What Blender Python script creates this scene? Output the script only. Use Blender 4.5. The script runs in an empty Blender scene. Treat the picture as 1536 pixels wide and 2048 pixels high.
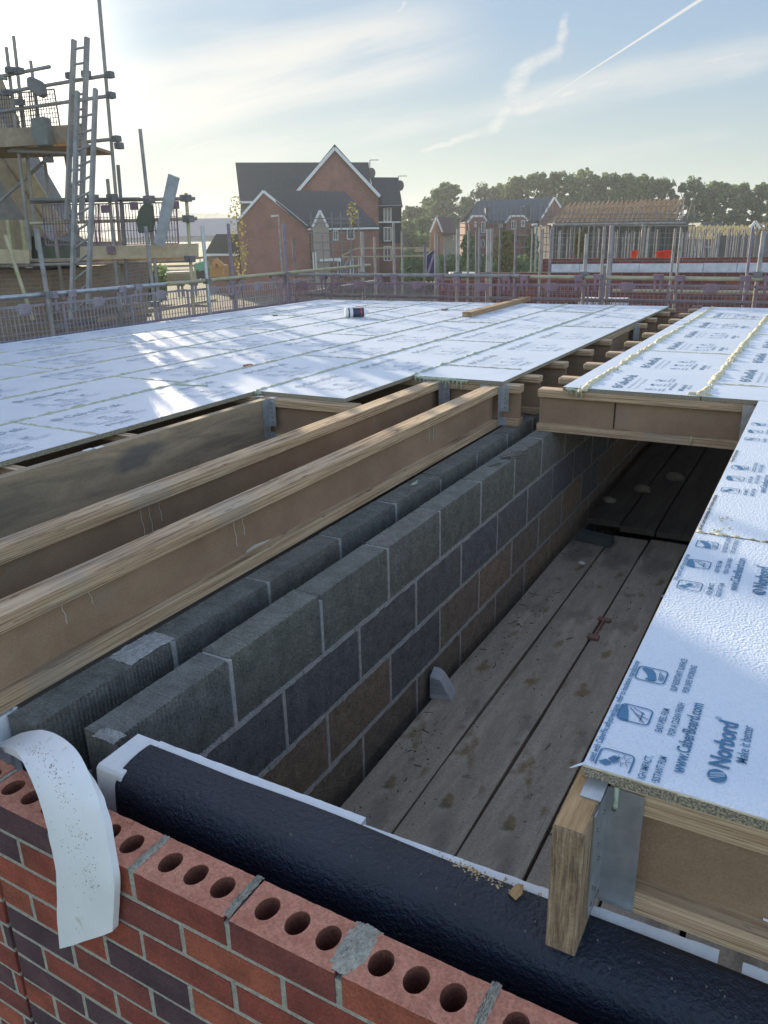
import bpy, bmesh, math, random
import numpy as np
from mathutils import Vector, Matrix, noise as mnoise
R_ = math.radians
random.seed(7)
sc = bpy.context.scene
col = sc.collection
H = 1.0774
CAM = np.array([0., 0., H])
# ------------------------------------------------------------------ camera
FPX, CX, CY = 1544.91, 768., 1024.
RM = np.array([[0.87334384, -0.14425231, 0.46525456],
               [0.4865972, 0.30193436, -0.81979193],
               [-0.02221946, 0.9423518, 0.33388528]])
cam = bpy.data.cameras.new('camera')
cam.sensor_fit = 'VERTICAL'; cam.sensor_height = 24; cam.lens = FPX / 2048 * 24
cam.clip_start = .02; cam.clip_end = 4000
co = bpy.data.objects.new('camera', cam); col.objects.link(co)
m4 = Matrix.Identity(4)
for i in range(3):
    for j in range(3): m4[i][j] = RM[i][j]
m4.translation = Vector(CAM)
co.matrix_world = m4
sc.camera = co
# ------------------------------------------------------------------ render / exposure
sc.view_settings.view_transform = 'Standard'; sc.view_settings.look = 'None'
sc.view_settings.gamma = 1; sc.view_settings.exposure = EXPO = 1.35
sc.cycles.use_denoising = True
sc.cycles.max_bounces = 7; sc.cycles.diffuse_bounces = 3; sc.cycles.glossy_bounces = 3
sc.cycles.transparent_max_bounces = 8
# ------------------------------------------------------------------ sun + sky
SUN = Vector((-0.7881, 0.5842, 0.1941)).normalized()
elev = math.asin(SUN.z); az = math.atan2(SUN.x, SUN.y)
sl = bpy.data.lights.new('sun', 'SUN'); sl.energy = 3.4; sl.angle = R_(0.55); sl.color = (1, .84, .60)
so = bpy.data.objects.new('sun', sl); col.objects.link(so)
so.rotation_euler = (-SUN).to_track_quat('-Z', 'Y').to_euler(); so.location = (-20, 15, 12)
world = bpy.data.worlds.new('World'); sc.world = world; world.use_nodes = True
nt = world.node_tree; nt.nodes.clear()
def nn(t, **k):
    n = nt.nodes.new(t)
    for a, b in k.items(): setattr(n, a, b)
    return n
def link(a, b): nt.links.new(a, b)
def val(x):
    return x
def math_(op, a, b=None, c=None, clamp=False):
    n = nn('ShaderNodeMath', operation=op, use_clamp=clamp)
    for i, v in enumerate((a, b, c)):
        if v is None: continue
        if isinstance(v, (int, float)): n.inputs[i].default_value = v
        else: link(v, n.inputs[i])
    return n.outputs[0]
def smooth(v, lo, hi):
    n = nn('ShaderNodeMapRange', interpolation_type='SMOOTHSTEP')
    link(v, n.inputs[0]); n.inputs[1].default_value = lo; n.inputs[2].default_value = hi
    return n.outputs[0]
sky = nn('ShaderNodeTexSky', sky_type='NISHITA')
sky.sun_disc = False; sky.sun_elevation = elev; sky.sun_rotation = az % (2 * math.pi)
sky.air_density = 1.0; sky.dust_density = 1.6; sky.ozone_density = 1.6; sky.altitude = 60
tc = nn('ShaderNodeTexCoord')
def dotv(vec):
    n = nn('ShaderNodeVectorMath', operation='DOT_PRODUCT')
    link(tc.outputs['Generated'], n.inputs[0]); n.inputs[1].default_value = vec
    return n.outputs['Value']
FW = (-.4909, .8712, 0); RT = (.8712, .4909, 0)
k = math_('MAXIMUM', dotv(FW), .05)
u = math_('DIVIDE', dotv(RT), k); v = math_('DIVIDE', dotv((0, 0, 1)), k)
def cmb(x, y, z=0.):
    n = nn('ShaderNodeCombineXYZ')
    for i, q in enumerate((x, y, z)):
        if isinstance(q, (int, float)): n.inputs[i].default_value = q
        else: link(q, n.inputs[i])
    return n.outputs[0]
def noise_(vec, scale, detail=5, rough=.55, dist=0.):
    n = nn('ShaderNodeTexNoise'); link(vec, n.inputs['Vector'])
    n.inputs['Scale'].default_value = scale; n.inputs['Detail'].default_value = detail
    n.inputs['Roughness'].default_value = rough; n.inputs['Distortion'].default_value = dist
    return n.outputs['Fac']
# cirrus drawn out along the wind; the angle is that of the streaks in the sky
a0 = .16
ua = math_('ADD', math_('MULTIPLY', u, math.cos(a0)), math_('MULTIPLY', v, math.sin(a0)))
va = math_('SUBTRACT', math_('MULTIPLY', v, math.cos(a0)), math_('MULTIPLY', u, math.sin(a0)))
n1 = noise_(cmb(math_('MULTIPLY', ua, 2.6), math_('MULTIPLY', va, 19.), 3.1), 1.0, 7, .58, .35)
n2 = noise_(cmb(math_('MULTIPLY', ua, 9.), math_('MULTIPLY', va, 60.), 1.7), 1.0, 5, .6, .5)
n3 = noise_(cmb(math_('MULTIPLY', ua, 1.3), math_('MULTIPLY', va, 5.), 8.2), 1.0, 3, .5)
band = math_('MULTIPLY', math_('SUBTRACT', 1, smooth(math_('ABSOLUTE', math_('SUBTRACT', va, .195)), .015, .06)),
             math_('SUBTRACT', 1, smooth(ua, .02, .2)))
band2 = math_('MULTIPLY', math_('SUBTRACT', 1, smooth(math_('ABSOLUTE', math_('SUBTRACT', va, .112)), .008, .03)),
              math_('SUBTRACT', 1, smooth(math_('ABSOLUTE', math_('SUBTRACT', ua, .33)), .1, .28)))
cir = math_('MULTIPLY', smooth(math_('ADD', math_('MULTIPLY', n1, .75), math_('MULTIPLY', n3, .35)),   .54, .84),
            math_('ADD', .45, math_('MULTIPLY', n2, .6)))
cir = math_('MULTIPLY', cir, smooth(v, .02, .1))
cir = math_('ADD', math_('MULTIPLY', cir, .62), math_('MULTIPLY', band, math_('MULTIPLY', smooth(n1, .24, .60), .85)))
band3 = math_('MULTIPLY', math_('SUBTRACT', 1, smooth(math_('ABSOLUTE', math_('SUBTRACT', va, .122)), .006, .024)),
              math_('SUBTRACT', 1, smooth(math_('ABSOLUTE', math_('SUBTRACT', ua, -.06)), .1, .2)))
cir = math_('ADD', cir, math_('MULTIPLY', band3, math_('MULTIPLY', smooth(n1, .3, .6), .6)))
cir = math_('ADD', cir, math_('MULTIPLY', band2, math_('MULTIPLY', smooth(n1, .32, .6), .42)))
wob = math_('MULTIPLY', math_('SUBTRACT', noise_(cmb(u, v, 5.), 26, 4, .6), .5), .02)
uw = math_('ADD', u, wob); vw = math_('ADD', v, math_('MULTIPLY', wob, -.6))
def seg(p, q, w0, w1, uu=None, vv=None, soft=.5):
    uu = uu or u; vv = vv or v
    dx, dy = q[0] - p[0], q[1] - p[1]; L = math.hypot(dx, dy); tx, ty = dx / L, dy / L
    t = math_('ADD', math_('MULTIPLY', math_('SUBTRACT', uu, p[0]), tx), math_('MULTIPLY', math_('SUBTRACT', vv, p[1]), ty))
    d = math_('ABSOLUTE', math_('SUBTRACT', math_('MULTIPLY', math_('SUBTRACT', vv, p[1]), tx), math_('MULTIPLY', math_('SUBTRACT', uu, p[0]), ty)))
    tt = math_('DIVIDE', t, L, clamp=True)
    w = math_('ADD', w0, math_('MULTIPLY', tt, w1 - w0))
    r = math_('DIVIDE', d, w)
    m = math_('SUBTRACT', 1, smooth(r, soft, 1.0))
    e = math_('MULTIPLY', smooth(t, -.012, .004), math_('SUBTRACT', 1, smooth(t, L - .004, L + .012)))
    return math_('MULTIPLY', m, e)
pl = None
for p, q, w0, w1 in [((.2129, .226), (.205, .195), .006, .009), ((.205, .197), (.174, .181), .008, .013),
                     ((.176, .184), (.155, .157), .012, .016), ((.158, .16), (.160, .134), .018, .022),
                     ((.155, .14), (.128, .117), .02, .008), ((.131, .118), (.055, .097), .006, .003),
                     ((.16, .135), (.27, .165), .013, .002), ((.27, .163), (.42, .19), .008, .004)]:
    s = seg(p, q, w0, w1, uw, vw, .1)
    pl = s if pl is None else math_('MAXIMUM', pl, s)
pl = math_('MULTIPLY', pl, math_('ADD', .2, math_('MULTIPLY', smooth(noise_(cmb(math_('MULTIPLY', ua, 30.), math_('MULTIPLY', va, 70.), 2.), 1., 5, .65), .25, .7), .62)))
trail = math_('MULTIPLY', seg((.2027, .1515), (.375, .2495), .0006, .0027, soft=.2), .95)
tr2 = math_('MULTIPLY', seg((-.222, .1055), (-.196, .1115), .0012, .0012), .45)
tr3 = math_('MULTIPLY', seg((.0205, .238), (.0335, .2455), .0012, .0022, uw, vw), .55)
tr4 = math_('MULTIPLY', seg((-.188, .148), (-.178, .1525), .0022, .002), .55)
tr5 = math_('MULTIPLY', seg((-.243, .1035), (-.228, .1125), .0008, .0008), .4)
cl = pl
for s in (trail, tr2, tr3, tr4, tr5): cl = math_('MAXIMUM', cl, s)
cloud = math_('MINIMUM', math_('MAXIMUM', cir, cl), .9)
sd = math_('MAXIMUM', dotv(tuple(SUN)), 0.)
glow = math_('ADD', math_('MULTIPLY', math_('POWER', sd, 260.), 9.), math_('ADD', math_('MULTIPLY', math_('POWER', sd, 70.), .75), math_('MULTIPLY', math_('POWER', sd, 14.), .30)))
def mixc(fac, A, B, mode='MIX'):
    n = nn('ShaderNodeMix', data_type='RGBA', blend_type=mode)
    for i, q in ((0, fac), (6, A), (7, B)):
        if isinstance(q, (int, float)): n.inputs[i].default_value = q
        elif isinstance(q, tuple): n.inputs[i].default_value = (*q, 1)
        else: link(q, n.inputs[i])
    return n.outputs[2]
def grey(x):
    n = nn('ShaderNodeCombineColor')
    for i in range(3): link(x, n.inputs[i])
    return n.outputs[0]
hsv = nn('ShaderNodeHueSaturation'); hsv.inputs['Saturation'].default_value = .9; link(sky.outputs[0], hsv.inputs['Color'])
hi = smooth(dotv((0, 0, 1)), .22, .75)
rear = smooth(math_('MULTIPLY', dotv(FW), -1.), -.55, .35)
hi = math_('MAXIMUM', hi, rear)  # sky behind the camera raised as added fill for upright faces
base = hsv.outputs[0]
upper = mixc(1., base, (1.95, 1.75, 1.66), 'MULTIPLY')
bw = nn('ShaderNodeRGBToBW'); link(base, bw.inputs[0])
LK = .52; LMAX = 2.75
q_ = math_('MULTIPLY', bw.outputs[0], LK)
LKv = math_('MULTIPLY', LK, math_('SUBTRACT', 1.05, math_('MULTIPLY', smooth(v, .0, .3), .42)))
dn = math_('DIVIDE', LKv, math_('ADD', 1., math_('DIVIDE', q_, LMAX)))
lower = mixc(1., mixc(1., base, grey(dn), 'MULTIPLY'), (.80, 1.04, 1.27), 'MULTIPLY')
gr = smooth(v, .0, .26)
blue = mixc(gr, (2.75, 3.1, 2.75), (1.70, 2.45, 3.35))
lower = mixc(.70, lower, blue)
cld = mixc(cloud, lower, (3.35, 3.3, 3.15))
bodyc = mixc(hi, cld, upper)
fin = mixc(1., bodyc, mixc(1., (1, .90, .68), grey(glow), 'MULTIPLY'), 'ADD')
bg = nn('ShaderNodeBackground'); bg.inputs[1].default_value = .1
link(fin, bg.inputs[0])
wo = nn('ShaderNodeOutputWorld'); link(bg.outputs[0], wo.inputs[0])

# ------------------------------------------------------------------ measuring helpers (pixel of the 1536x2048 photo + depth -> a point)
def ray(px, py):
    d = np.array([px - CX, -(py - CY), -FPX]); return RM @ (d / np.linalg.norm(d))
FN = np.array([FW[0], FW[1]])
def at(px, py, D):
    r = ray(px, py); return Vector(CAM + r / (r[:2] @ FN) * D)
def on(px, py, ax, v_):
    r = ray(px, py); return Vector(CAM + r * ((v_ - CAM[ax]) / r[ax]))
def gl_(gx, D, z): # ground frame facing the view: right, forward, up
    return Vector((RT[0] * gx + FW[0] * D, RT[1] * gx + FW[1] * D, z))
YAW = math.atan2(RT[1], RT[0])
ZG = -3.6
# ------------------------------------------------------------------ materials
MATS = {}
def mk(name):
    m = bpy.data.materials.new(name); m.use_nodes = True
    t = m.node_tree; b = t.nodes['Principled BSDF']
    return m, t, b
def mat(name, cols, scale=(1, 1, 1), nscale=8., detail=5, nrough=.6, rough=.8, metal=0., bump=0., bscale=None, bstretch=None,
        island=None, dist=0., spots=None, spec=.5, bdist=.01, voro=None, coat=0., speck=None):
    """cols: [(pos, rgb)] ramp driven by noise; island: ramp by random-per-island multiplied in; spots: (scale, threshold, rgb, amount)"""
    if name in MATS: return MATS[name]
    m, t, b = mk(name); N = t.nodes; L = t.links
    tcn = N.new('ShaderNodeTexCoord'); mp = N.new('ShaderNodeMapping'); L.new(tcn.outputs['Object'], mp.inputs[0])
    mp.inputs['Scale'].default_value = scale
    n = N.new('ShaderNodeTexNoise'); L.new(mp.outputs[0], n.inputs['Vector'])
    n.inputs['Scale'].default_value = nscale; n.inputs['Detail'].default_value = detail
    n.inputs['Roughness'].default_value = nrough; n.inputs['Distortion'].default_value = dist
    r = N.new('ShaderNodeValToRGB'); L.new(n.outputs['Fac'], r.inputs[0])
    el = r.color_ramp.elements
    while len(el) > 1: el.remove(el[-1])
    el[0].position = cols[0][0]; el[0].color = (*cols[0][1], 1)
    for p, c in cols[1:]:
        e = el.new(p); e.color = (*c, 1)
    out = r.outputs[0]
    if island:
        g = N.new('ShaderNodeNewGeometry'); r2 = N.new('ShaderNodeValToRGB'); L.new(g.outputs['Random Per Island'], r2.inputs[0])
        e2 = r2.color_ramp.elements; r2.color_ramp.interpolation = 'CONSTANT'
        while len(e2) > 1: e2.remove(e2[-1])
        e2[0].position = 0; e2[0].color = (*island[0], 1)
        for i, c in enumerate(island[1:]):
            e = e2.new((i + 1) / len(island)); e.color = (*c, 1)
        mx = N.new('ShaderNodeMix'); mx.data_type = 'RGBA'; mx.blend_type = 'MULTIPLY'; mx.inputs[0].default_value = 1
        L.new(out, mx.inputs[6]); L.new(r2.outputs[0], mx.inputs[7]); out = mx.outputs[2]
    for sp in (spots or []):
        s_, th, c, am = sp[:4]
        q = N.new('ShaderNodeTexNoise'); q.inputs['Scale'].default_value = s_; q.inputs['Detail'].default_value = 4
        if len(sp) > 4:
            mq = N.new('ShaderNodeMapping'); L.new(tcn.outputs['Object'], mq.inputs[0]); mq.inputs['Scale'].default_value = sp[4]; L.new(mq.outputs[0], q.inputs['Vector'])
        else: L.new(tcn.outputs['Object'], q.inputs['Vector'])
        mr = N.new('ShaderNodeMapRange'); L.new(q.outputs['Fac'], mr.inputs[0]); mr.inputs[1].default_value = th; mr.inputs[2].default_value = th + .08
        mr.inputs[4].default_value = am
        mx = N.new('ShaderNodeMix'); mx.data_type = 'RGBA'; L.new(mr.outputs[0], mx.inputs[0]); L.new(out, mx.inputs[6]); mx.inputs[7].default_value = (*c, 1); out = mx.outputs[2]
    if speck:
        q = N.new('ShaderNodeTexNoise'); q.inputs['Scale'].default_value = speck[0]; q.inputs['Detail'].default_value = 3; q.inputs['Roughness'].default_value = .75
        L.new(tcn.outputs['Object'], q.inputs['Vector'])
        mr = N.new('ShaderNodeMapRange'); L.new(q.outputs['Fac'], mr.inputs[0]); mr.inputs[1].default_value = .3; mr.inputs[2].default_value = .7
        mr.inputs[3].default_value = 1 - speck[1]; mr.inputs[4].default_value = 1 + speck[1]
        vm = N.new('ShaderNodeVectorMath'); vm.operation = 'SCALE'; L.new(out, vm.inputs[0]); L.new(mr.outputs[0], vm.inputs['Scale']); out = vm.outputs[0]
    L.new(out, b.inputs['Base Color'])
    b.inputs['Roughness'].default_value = rough; b.inputs['Metallic'].default_value = metal
    b.inputs['Specular IOR Level'].default_value = spec
    if coat: b.inputs['Coat Weight'].default_value = coat; b.inputs['Coat Roughness'].default_value = .2
    if bump:
        bn = N.new('ShaderNodeBump'); bn.inputs['Strength'].default_value = bump; bn.inputs['Distance'].default_value = bdist
        if voro:
            q = N.new('ShaderNodeTexVoronoi'); q.feature = 'SMOOTH_F1'; q.inputs['Scale'].default_value = voro; q.inputs['Smoothness'].default_value = .6
            nz = N.new('ShaderNodeTexNoise'); nz.inputs['Scale'].default_value = voro * .6; L.new(tcn.outputs['Object'], nz.inputs['Vector'])
            va_ = N.new('ShaderNodeVectorMath'); va_.operation = 'MULTIPLY_ADD'; L.new(nz.outputs['Color'], va_.inputs[0]); va_.inputs[1].default_value = (1.4 / voro,) * 3; L.new(tcn.outputs['Object'], va_.inputs[2])
            L.new(va_.outputs[0], q.inputs['Vector']); L.new(q.outputs['Distance'], bn.inputs['Height'])
        else:
            q = N.new('ShaderNodeTexNoise'); q.inputs['Scale'].default_value = bscale or nscale; q.inputs['Detail'].default_value = 5; q.inputs['Roughness'].default_value = .6
            mb = N.new('ShaderNodeMapping'); L.new(tcn.outputs['Object'], mb.inputs[0]); mb.inputs['Scale'].default_value = bstretch or scale
            L.new(mb.outputs[0], q.inputs['Vector']); L.new(q.outputs['Fac'], bn.inputs['Height'])
        L.new(bn.outputs[0], b.inputs['Normal'])
    MATS[name] = m; return m
def plain(name, c, rough=.7, metal=0., var=.18, nscale=9, bump=.15, spec=.5):
    d = tuple(x * (1 - var) for x in c); l = tuple(min(1, x * (1 + var)) for x in c)
    return mat(name, [(.3, d), (.7, l)], nscale=nscale, rough=rough, metal=metal, bump=bump, bscale=nscale * 5, bdist=.004, spec=spec)

film = mat('white_film', [(.3, (.64, .71, .82)), (.7, (.73, .79, .88))], nscale=3, rough=.34, bump=.7, voro=165, bdist=.0026,
           spots=[(5.5, .68, (.70, .68, .55), .28), (2.3, .58, (.58, .63, .70), .45), (60, .74, (.42, .40, .36), .5), (14, .67, (.60, .60, .58), .35)])
ink_f = plain('faded_sheen_ink', (.34, .44, .56), .45, bump=0); ink_m = plain('worn_sheen_ink', (.09, .20, .33), .45, bump=0)  # deck inks paler for wear and for sheen at a grazing view
ink = plain('blue_ink', (.04, .17, .33), .5, bump=0)
chip = mat('chipboard_edge', [(.3, (.07, .06, .045)), (.5, (.25, .22, .16)), (.62, (.42, .38, .29))], nscale=260, detail=2, rough=.95, bump=.6, bscale=200, bdist=.003)
lvl = mat('laminated_timber', [(.36, (.16, .10, .055)), (.44, (.36, .235, .135)), (.53, (.52, .375, .235)), (.66, (.62, .47, .31))], scale=(1.2, 26, 130), nscale=1.6, detail=7, nrough=.65, rough=.82, bump=.35, bscale=3, bstretch=(2, 40, 220), bdist=.002,
          spots=[(1.0, .63, (.04, .02, .01), .8, (10, 40, 300)), (2.2, .6, (.30, .27, .23), .4)])
web = mat('hardboard_web', [(.3, (.23, .148, .090)), (.7, (.36, .245, .155))], nscale=3, detail=8, nrough=.7, rough=.75, bump=.2, bscale=150, bdist=.001, speck=(190, .16),
          spots=[(3.5, .62, (.30, .23, .16), .45), (40, .74, (.05, .03, .02), .6)])
timber = mat('rough_timber', [(.3, (.17, .095, .045)), (.5, (.36, .225, .12)), (.7, (.52, .37, .22))], scale=(1.5, 30, 30), nscale=2.2, detail=7, nrough=.7, rough=.85, bump=.6, bscale=4, bstretch=(2, 60, 60), bdist=.003,
             spots=[(3.2, .6, (.11, .095, .08), .6)])
timber_v = mat('weathered_end_timber', [(.36, (.09, .06, .038)), (.5, (.27, .19, .12)), (.62, (.41, .305, .195))], speck=(150, .2), scale=(85, 85, 6), nscale=1.6, detail=8, nrough=.72, rough=.9, bump=.9, bscale=3, bstretch=(70, 70, 5), bdist=.004,
               spots=[(9, .55, (.09, .075, .06), .7, (1, 1, .35)), (30, .72, (.05, .04, .03), .8, (1, 1, .4))])
endgrain = mat('sawn_end', [(.3, (.30, .17, .075)), (.7, (.55, .36, .18))], scale=(70, 5, 60), nscale=2, detail=6, rough=.9, bump=.7, bscale=5, bdist=.003)
plank_m = mat('stained_plank', [(.32, (.20, .155, .11)), (.5, (.31, .24, .16)), (.68, (.42, .32, .21))], scale=(1, 2.2, 5.5), nscale=2.2, detail=8, nrough=.62, rough=.8, dist=1.1, speck=(160, .12), bump=.25, bscale=12, bdist=.002,
             spots=[(1.6, .60, (.10, .10, .105), .7, (1, 1, 2.2)), (6, .68, (.26, .15, .08), .5)])
galv = mat('galvanised_steel', [(.3, (.36, .39, .42)), (.7, (.55, .58, .61))], nscale=22, rough=.42, metal=.75, bump=.1, bscale=60, bdist=.001)
tube = mat('scaffold_tube', [(.3, (.21, .205, .20)), (.6, (.33, .32, .31)), (.75, (.42, .39, .34))], nscale=7, rough=.6, metal=.2, bump=.15, bscale=80, bdist=.001, spots=[(6, .66, (.22, .13, .08), .5), (3, .64, (.62, .6, .56), .5)])
tube_dark = mat('distant_tube', [(.3, (.14, .14, .145)), (.7, (.23, .225, .22))], nscale=7, rough=.65, metal=.15)
tube_pu = mat('purple_painted_tube', [(.3, (.17, .15, .22)), (.6, (.25, .23, .30)), (.75, (.4, .38, .40))], nscale=9, rough=.5, metal=.3)
tube_ye = mat('yellow_banded_tube', [(.3, (.34, .33, .20)), (.6, (.46, .44, .30)), (.75, (.5, .48, .42))], nscale=6, rough=.5, metal=.4)
purple = mat('purple_plastic', [(.3, (.18, .12, .155)), (.7, (.28, .20, .245))], nscale=6, rough=.6, bump=.1, spots=[(12, .62, (.45, .38, .42), .5)])
purple_l = mat('sunlit_purple_plastic', [(.3, (.25, .215, .25)), (.7, (.36, .325, .355))], nscale=6, rough=.65, bump=.1)  # the purple guard plastic again, lightened to paint in sunlight
mortar = mat('mortar', [(.3, (.30, .285, .235)), (.7, (.48, .455, .385))], speck=(160, .25), nscale=60, detail=6, rough=.97, bump=.8, bscale=160, bdist=.004)
mortar_d = mat('grey_mortar', [(.3, (.28, .275, .27)), (.7, (.44, .43, .42))], speck=(160, .2), nscale=50, detail=6, rough=.97, bump=.8, bscale=140, bdist=.004)
brick_face = mat('brick_face', [(.3, (.58, .60, .62)), (.7, (1.22, 1.18, 1.14))], nscale=11, detail=7, rough=.88, bump=.9, bscale=90, bdist=.004, speck=(160, .32),
                 island=[(.34, .085, .052), (.27, .065, .045), (.115, .06, .068), (.36, .10, .058), (.22, .062, .05), (.10, .055, .066), (.30, .075, .05)],
                 spots=[(7, .66, (.22, .14, .12), .35)])
brick_top = mat('perforated_brick', [(.3, (.46, .18, .115)), (.7, (.64, .29, .20))], nscale=30, detail=7, rough=.95, bump=1., bscale=120, bdist=.005, speck=(170, .3),
                spots=[(110, .7, (.16, .06, .04), .8), (16, .68, (.36, .31, .25), .5)])
def blockmat(nm, isl):
    return mat(nm, [(.3, (.62, .62, .62)), (.7, (1.3, 1.3, 1.3))], nscale=16, detail=9, nrough=.75, rough=.95, bump=1., bscale=110, bdist=.005, island=isl, speck=(150, .42),
               spots=[(9, .66, (.22, .22, .205), .35), (120, .72, (.03, .03, .03), .7)])
brick_in = mat('hole_shade_clay', [(.3, (.16, .055, .035)), (.7, (.25, .10, .065))], nscale=40, rough=.97, speck=(160, .3))  # brick colour darkened to paint the shade inside the holes
block_g = blockmat('grey_green_block', [(.172, .170, .148), (.188, .180, .158), (.162, .165, .150), (.18, .17, .15)])
block_b = blockmat('blue_grey_block', [(.142, .142, .158), (.158, .155, .163), (.132, .133, .146), (.165, .158, .156)])
block_br = blockmat('brown_block', [(.255, .198, .152), (.225, .182, .148), (.155, .152, .16), (.245, .185, .14), (.205, .172, .145)])
eps = mat('white_polystyrene', [(.3, (.70, .72, .74)), (.7, (.82, .83, .84))], nscale=30, rough=.7, bump=.35, bscale=260, bdist=.001, spots=[(70, .71, (.06, .05, .05), .9)])
epsd = mat('dusty_white_foam', [(.3, (.80, .82, .84)), (.7, (.87, .88, .89))], nscale=10, rough=.55, bump=.12, bscale=90, bdist=.001,
           spots=[(22, .66, (.42, .36, .24), .5, (.8, .6, .6)), (90, .70, (.35, .28, .17), .5), (70, .71, (.05, .04, .03), .9, (1, .6, .5))])
dpc = mat('black_membrane', [(.3, (.006, .012, .026)), (.7, (.012, .022, .045))], nscale=9, rough=.34, bump=1., bscale=100, bdist=.009, spots=[(90, .78, (.3, .3, .3), .6)])
scaff_b = mat('scaffold_board', [(.3, (.27, .228, .188)), (.5, (.35, .30, .25)), (.7, (.44, .385, .325))], scale=(4, .7, 4), nscale=3., detail=10, nrough=.72, rough=.94, dist=.15, bump=.5, bscale=6, bstretch=(18, .8, 18), bdist=.003,
              island=[(1, 1, 1), (.84, .83, .83), (1.12, 1.09, 1.04), (.93, .93, .92)], speck=(120, .22),
              spots=[(1.9, .54, (.17, .15, .13), .6, (2, 1, 1)), (9, .61, (.19, .12, .035), .7, (1.2, .6, 1)), (48, .69, (.05, .045, .04), .8), (11, .66, (.09, .095, .07), .6), (3, .70, (.08, .07, .06), .8, (45, .5, 10))])
scaff_d = mat('shade_toned_board', [(.3, (.07, .058, .048)), (.7, (.13, .11, .09))], scale=(4, .7, 4), nscale=3., detail=9, rough=.95, bump=.5, bscale=6, bstretch=(18, .8, 18), bdist=.003, speck=(120, .25))  # darker copy of the board colour, painting in the shade of the far void
foam = mat('expanding_foam_glue', [(.3, (.55, .49, .30)), (.7, (.74, .69, .50))], nscale=70, detail=4, rough=.7, bump=.7, bscale=120, bdist=.006)
foam_g = mat('greenish_glue', [(.3, (.30, .36, .27)), (.7, (.45, .5, .38))], nscale=50, rough=.6, bump=.5, bscale=120, bdist=.004)
seam_m = mat('grey_green_seam_glue', [(.3, (.38, .38, .28)), (.7, (.58, .56, .43))], nscale=40, rough=.8, bump=.5, bscale=120, bdist=.004)
slate = mat('slate_roof', [(.3, (.028, .032, .038)), (.7, (.05, .055, .062))], scale=(1, 1, 6), nscale=3, rough=.75, bump=.4, bscale=4, bstretch=(.3, .3, 10), bdist=.05)
slate_b = mat('blue_slate_roof', [(.3, (.045, .06, .08)), (.7, (.07, .088, .11))], scale=(1, 1, 6), nscale=3, rough=.7)
white = plain('white_painted', (.72, .72, .70), .6, bump=.05)
fascia = plain('white_fascia', (.68, .70, .70), .6, bump=.05)
glass = mat('window_glass', [(.3, (.03, .04, .05)), (.7, (.08, .1, .12))], nscale=.5, rough=.12, spec=.8)
blk_clad = plain('black_cladding', (.02, .024, .03), .7)
def brickmat(name, c1, c2, mort, sx=1):
    m, t, b = mk(name); N = t.nodes; L = t.links
    tcn = N.new('ShaderNodeTexCoord'); sp = N.new('ShaderNodeSeparateXYZ'); L.new(tcn.outputs['Object'], sp.inputs[0])
    a = N.new('ShaderNodeMath'); a.operation = 'ADD'; L.new(sp.outputs[0], a.inputs[0]); L.new(sp.outputs[1], a.inputs[1])
    cb = N.new('ShaderNodeCombineXYZ'); L.new(a.outputs[0], cb.inputs[0]); L.new(sp.outputs[2], cb.inputs[1])
    bt = N.new('ShaderNodeTexBrick'); L.new(cb.outputs[0], bt.inputs[0])
    bt.inputs['Color1'].default_value = (*c1, 1); bt.inputs['Color2'].default_value = (*c2, 1); bt.inputs['Mortar'].default_value = (*mort, 1)
    bt.inputs['Scale'].default_value = 1; bt.inputs['Mortar Size'].default_value = .01; bt.inputs['Brick Width'].default_value = .225; bt.inputs['Row Height'].default_value = .075
    nz = N.new('ShaderNodeTexNoise'); nz.inputs['Scale'].default_value = .7; nz.inputs['Detail'].default_value = 5; L.new(tcn.outputs['Object'], nz.inputs['Vector'])
    rr = N.new('ShaderNodeValToRGB'); rr.color_ramp.elements[0].position = .3; rr.color_ramp.elements[0].color = (.75, .75, .75, 1); rr.color_ramp.elements[1].position = .7; rr.color_ramp.elements[1].color = (1.15, 1.1, 1.1, 1)
    L.new(nz.outputs[0], rr.inputs[0])
    mx = N.new('ShaderNodeMix'); mx.data_type = 'RGBA'; mx.blend_type = 'MULTIPLY'; mx.inputs[0].default_value = 1
    L.new(bt.outputs[0], mx.inputs[6]); L.new(rr.outputs[0], mx.inputs[7]); L.new(mx.outputs[2], b.inputs['Base Color']); b.inputs['Roughness'].default_value = .9
    MATS[name] = m; return m
brick_far = brickmat('red_brick_wall', (.30, .105, .065), (.20, .075, .06), (.25, .2, .17))
brick_far2 = brickmat('orange_brick_wall', (.42, .19, .10), (.34, .15, .085), (.32, .25, .2))
brick_mid = brickmat('site_brick_wall', (.27, .085, .06), (.15, .06, .06), (.20, .17, .15))
breeze = brickmat('brown_block_wall', (.27, .21, .16), (.22, .17, .13), (.28, .24, .2))
boardy = plain('new_board', (.46, .38, .26), .8)
osb = plain('sheathing_board', (.34, .27, .19), .85)
trussy = mat('yellow_truss_timber', [(.3, (.62, .47, .20)), (.7, (.80, .64, .32))], nscale=2, rough=.8)
trussm = mat('truss_timber', [(.3, (.34, .235, .15)), (.7, (.50, .36, .24))], nscale=2, rough=.85)
netting = plain('green_netting', (.10, .17, .15), .9)

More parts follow.
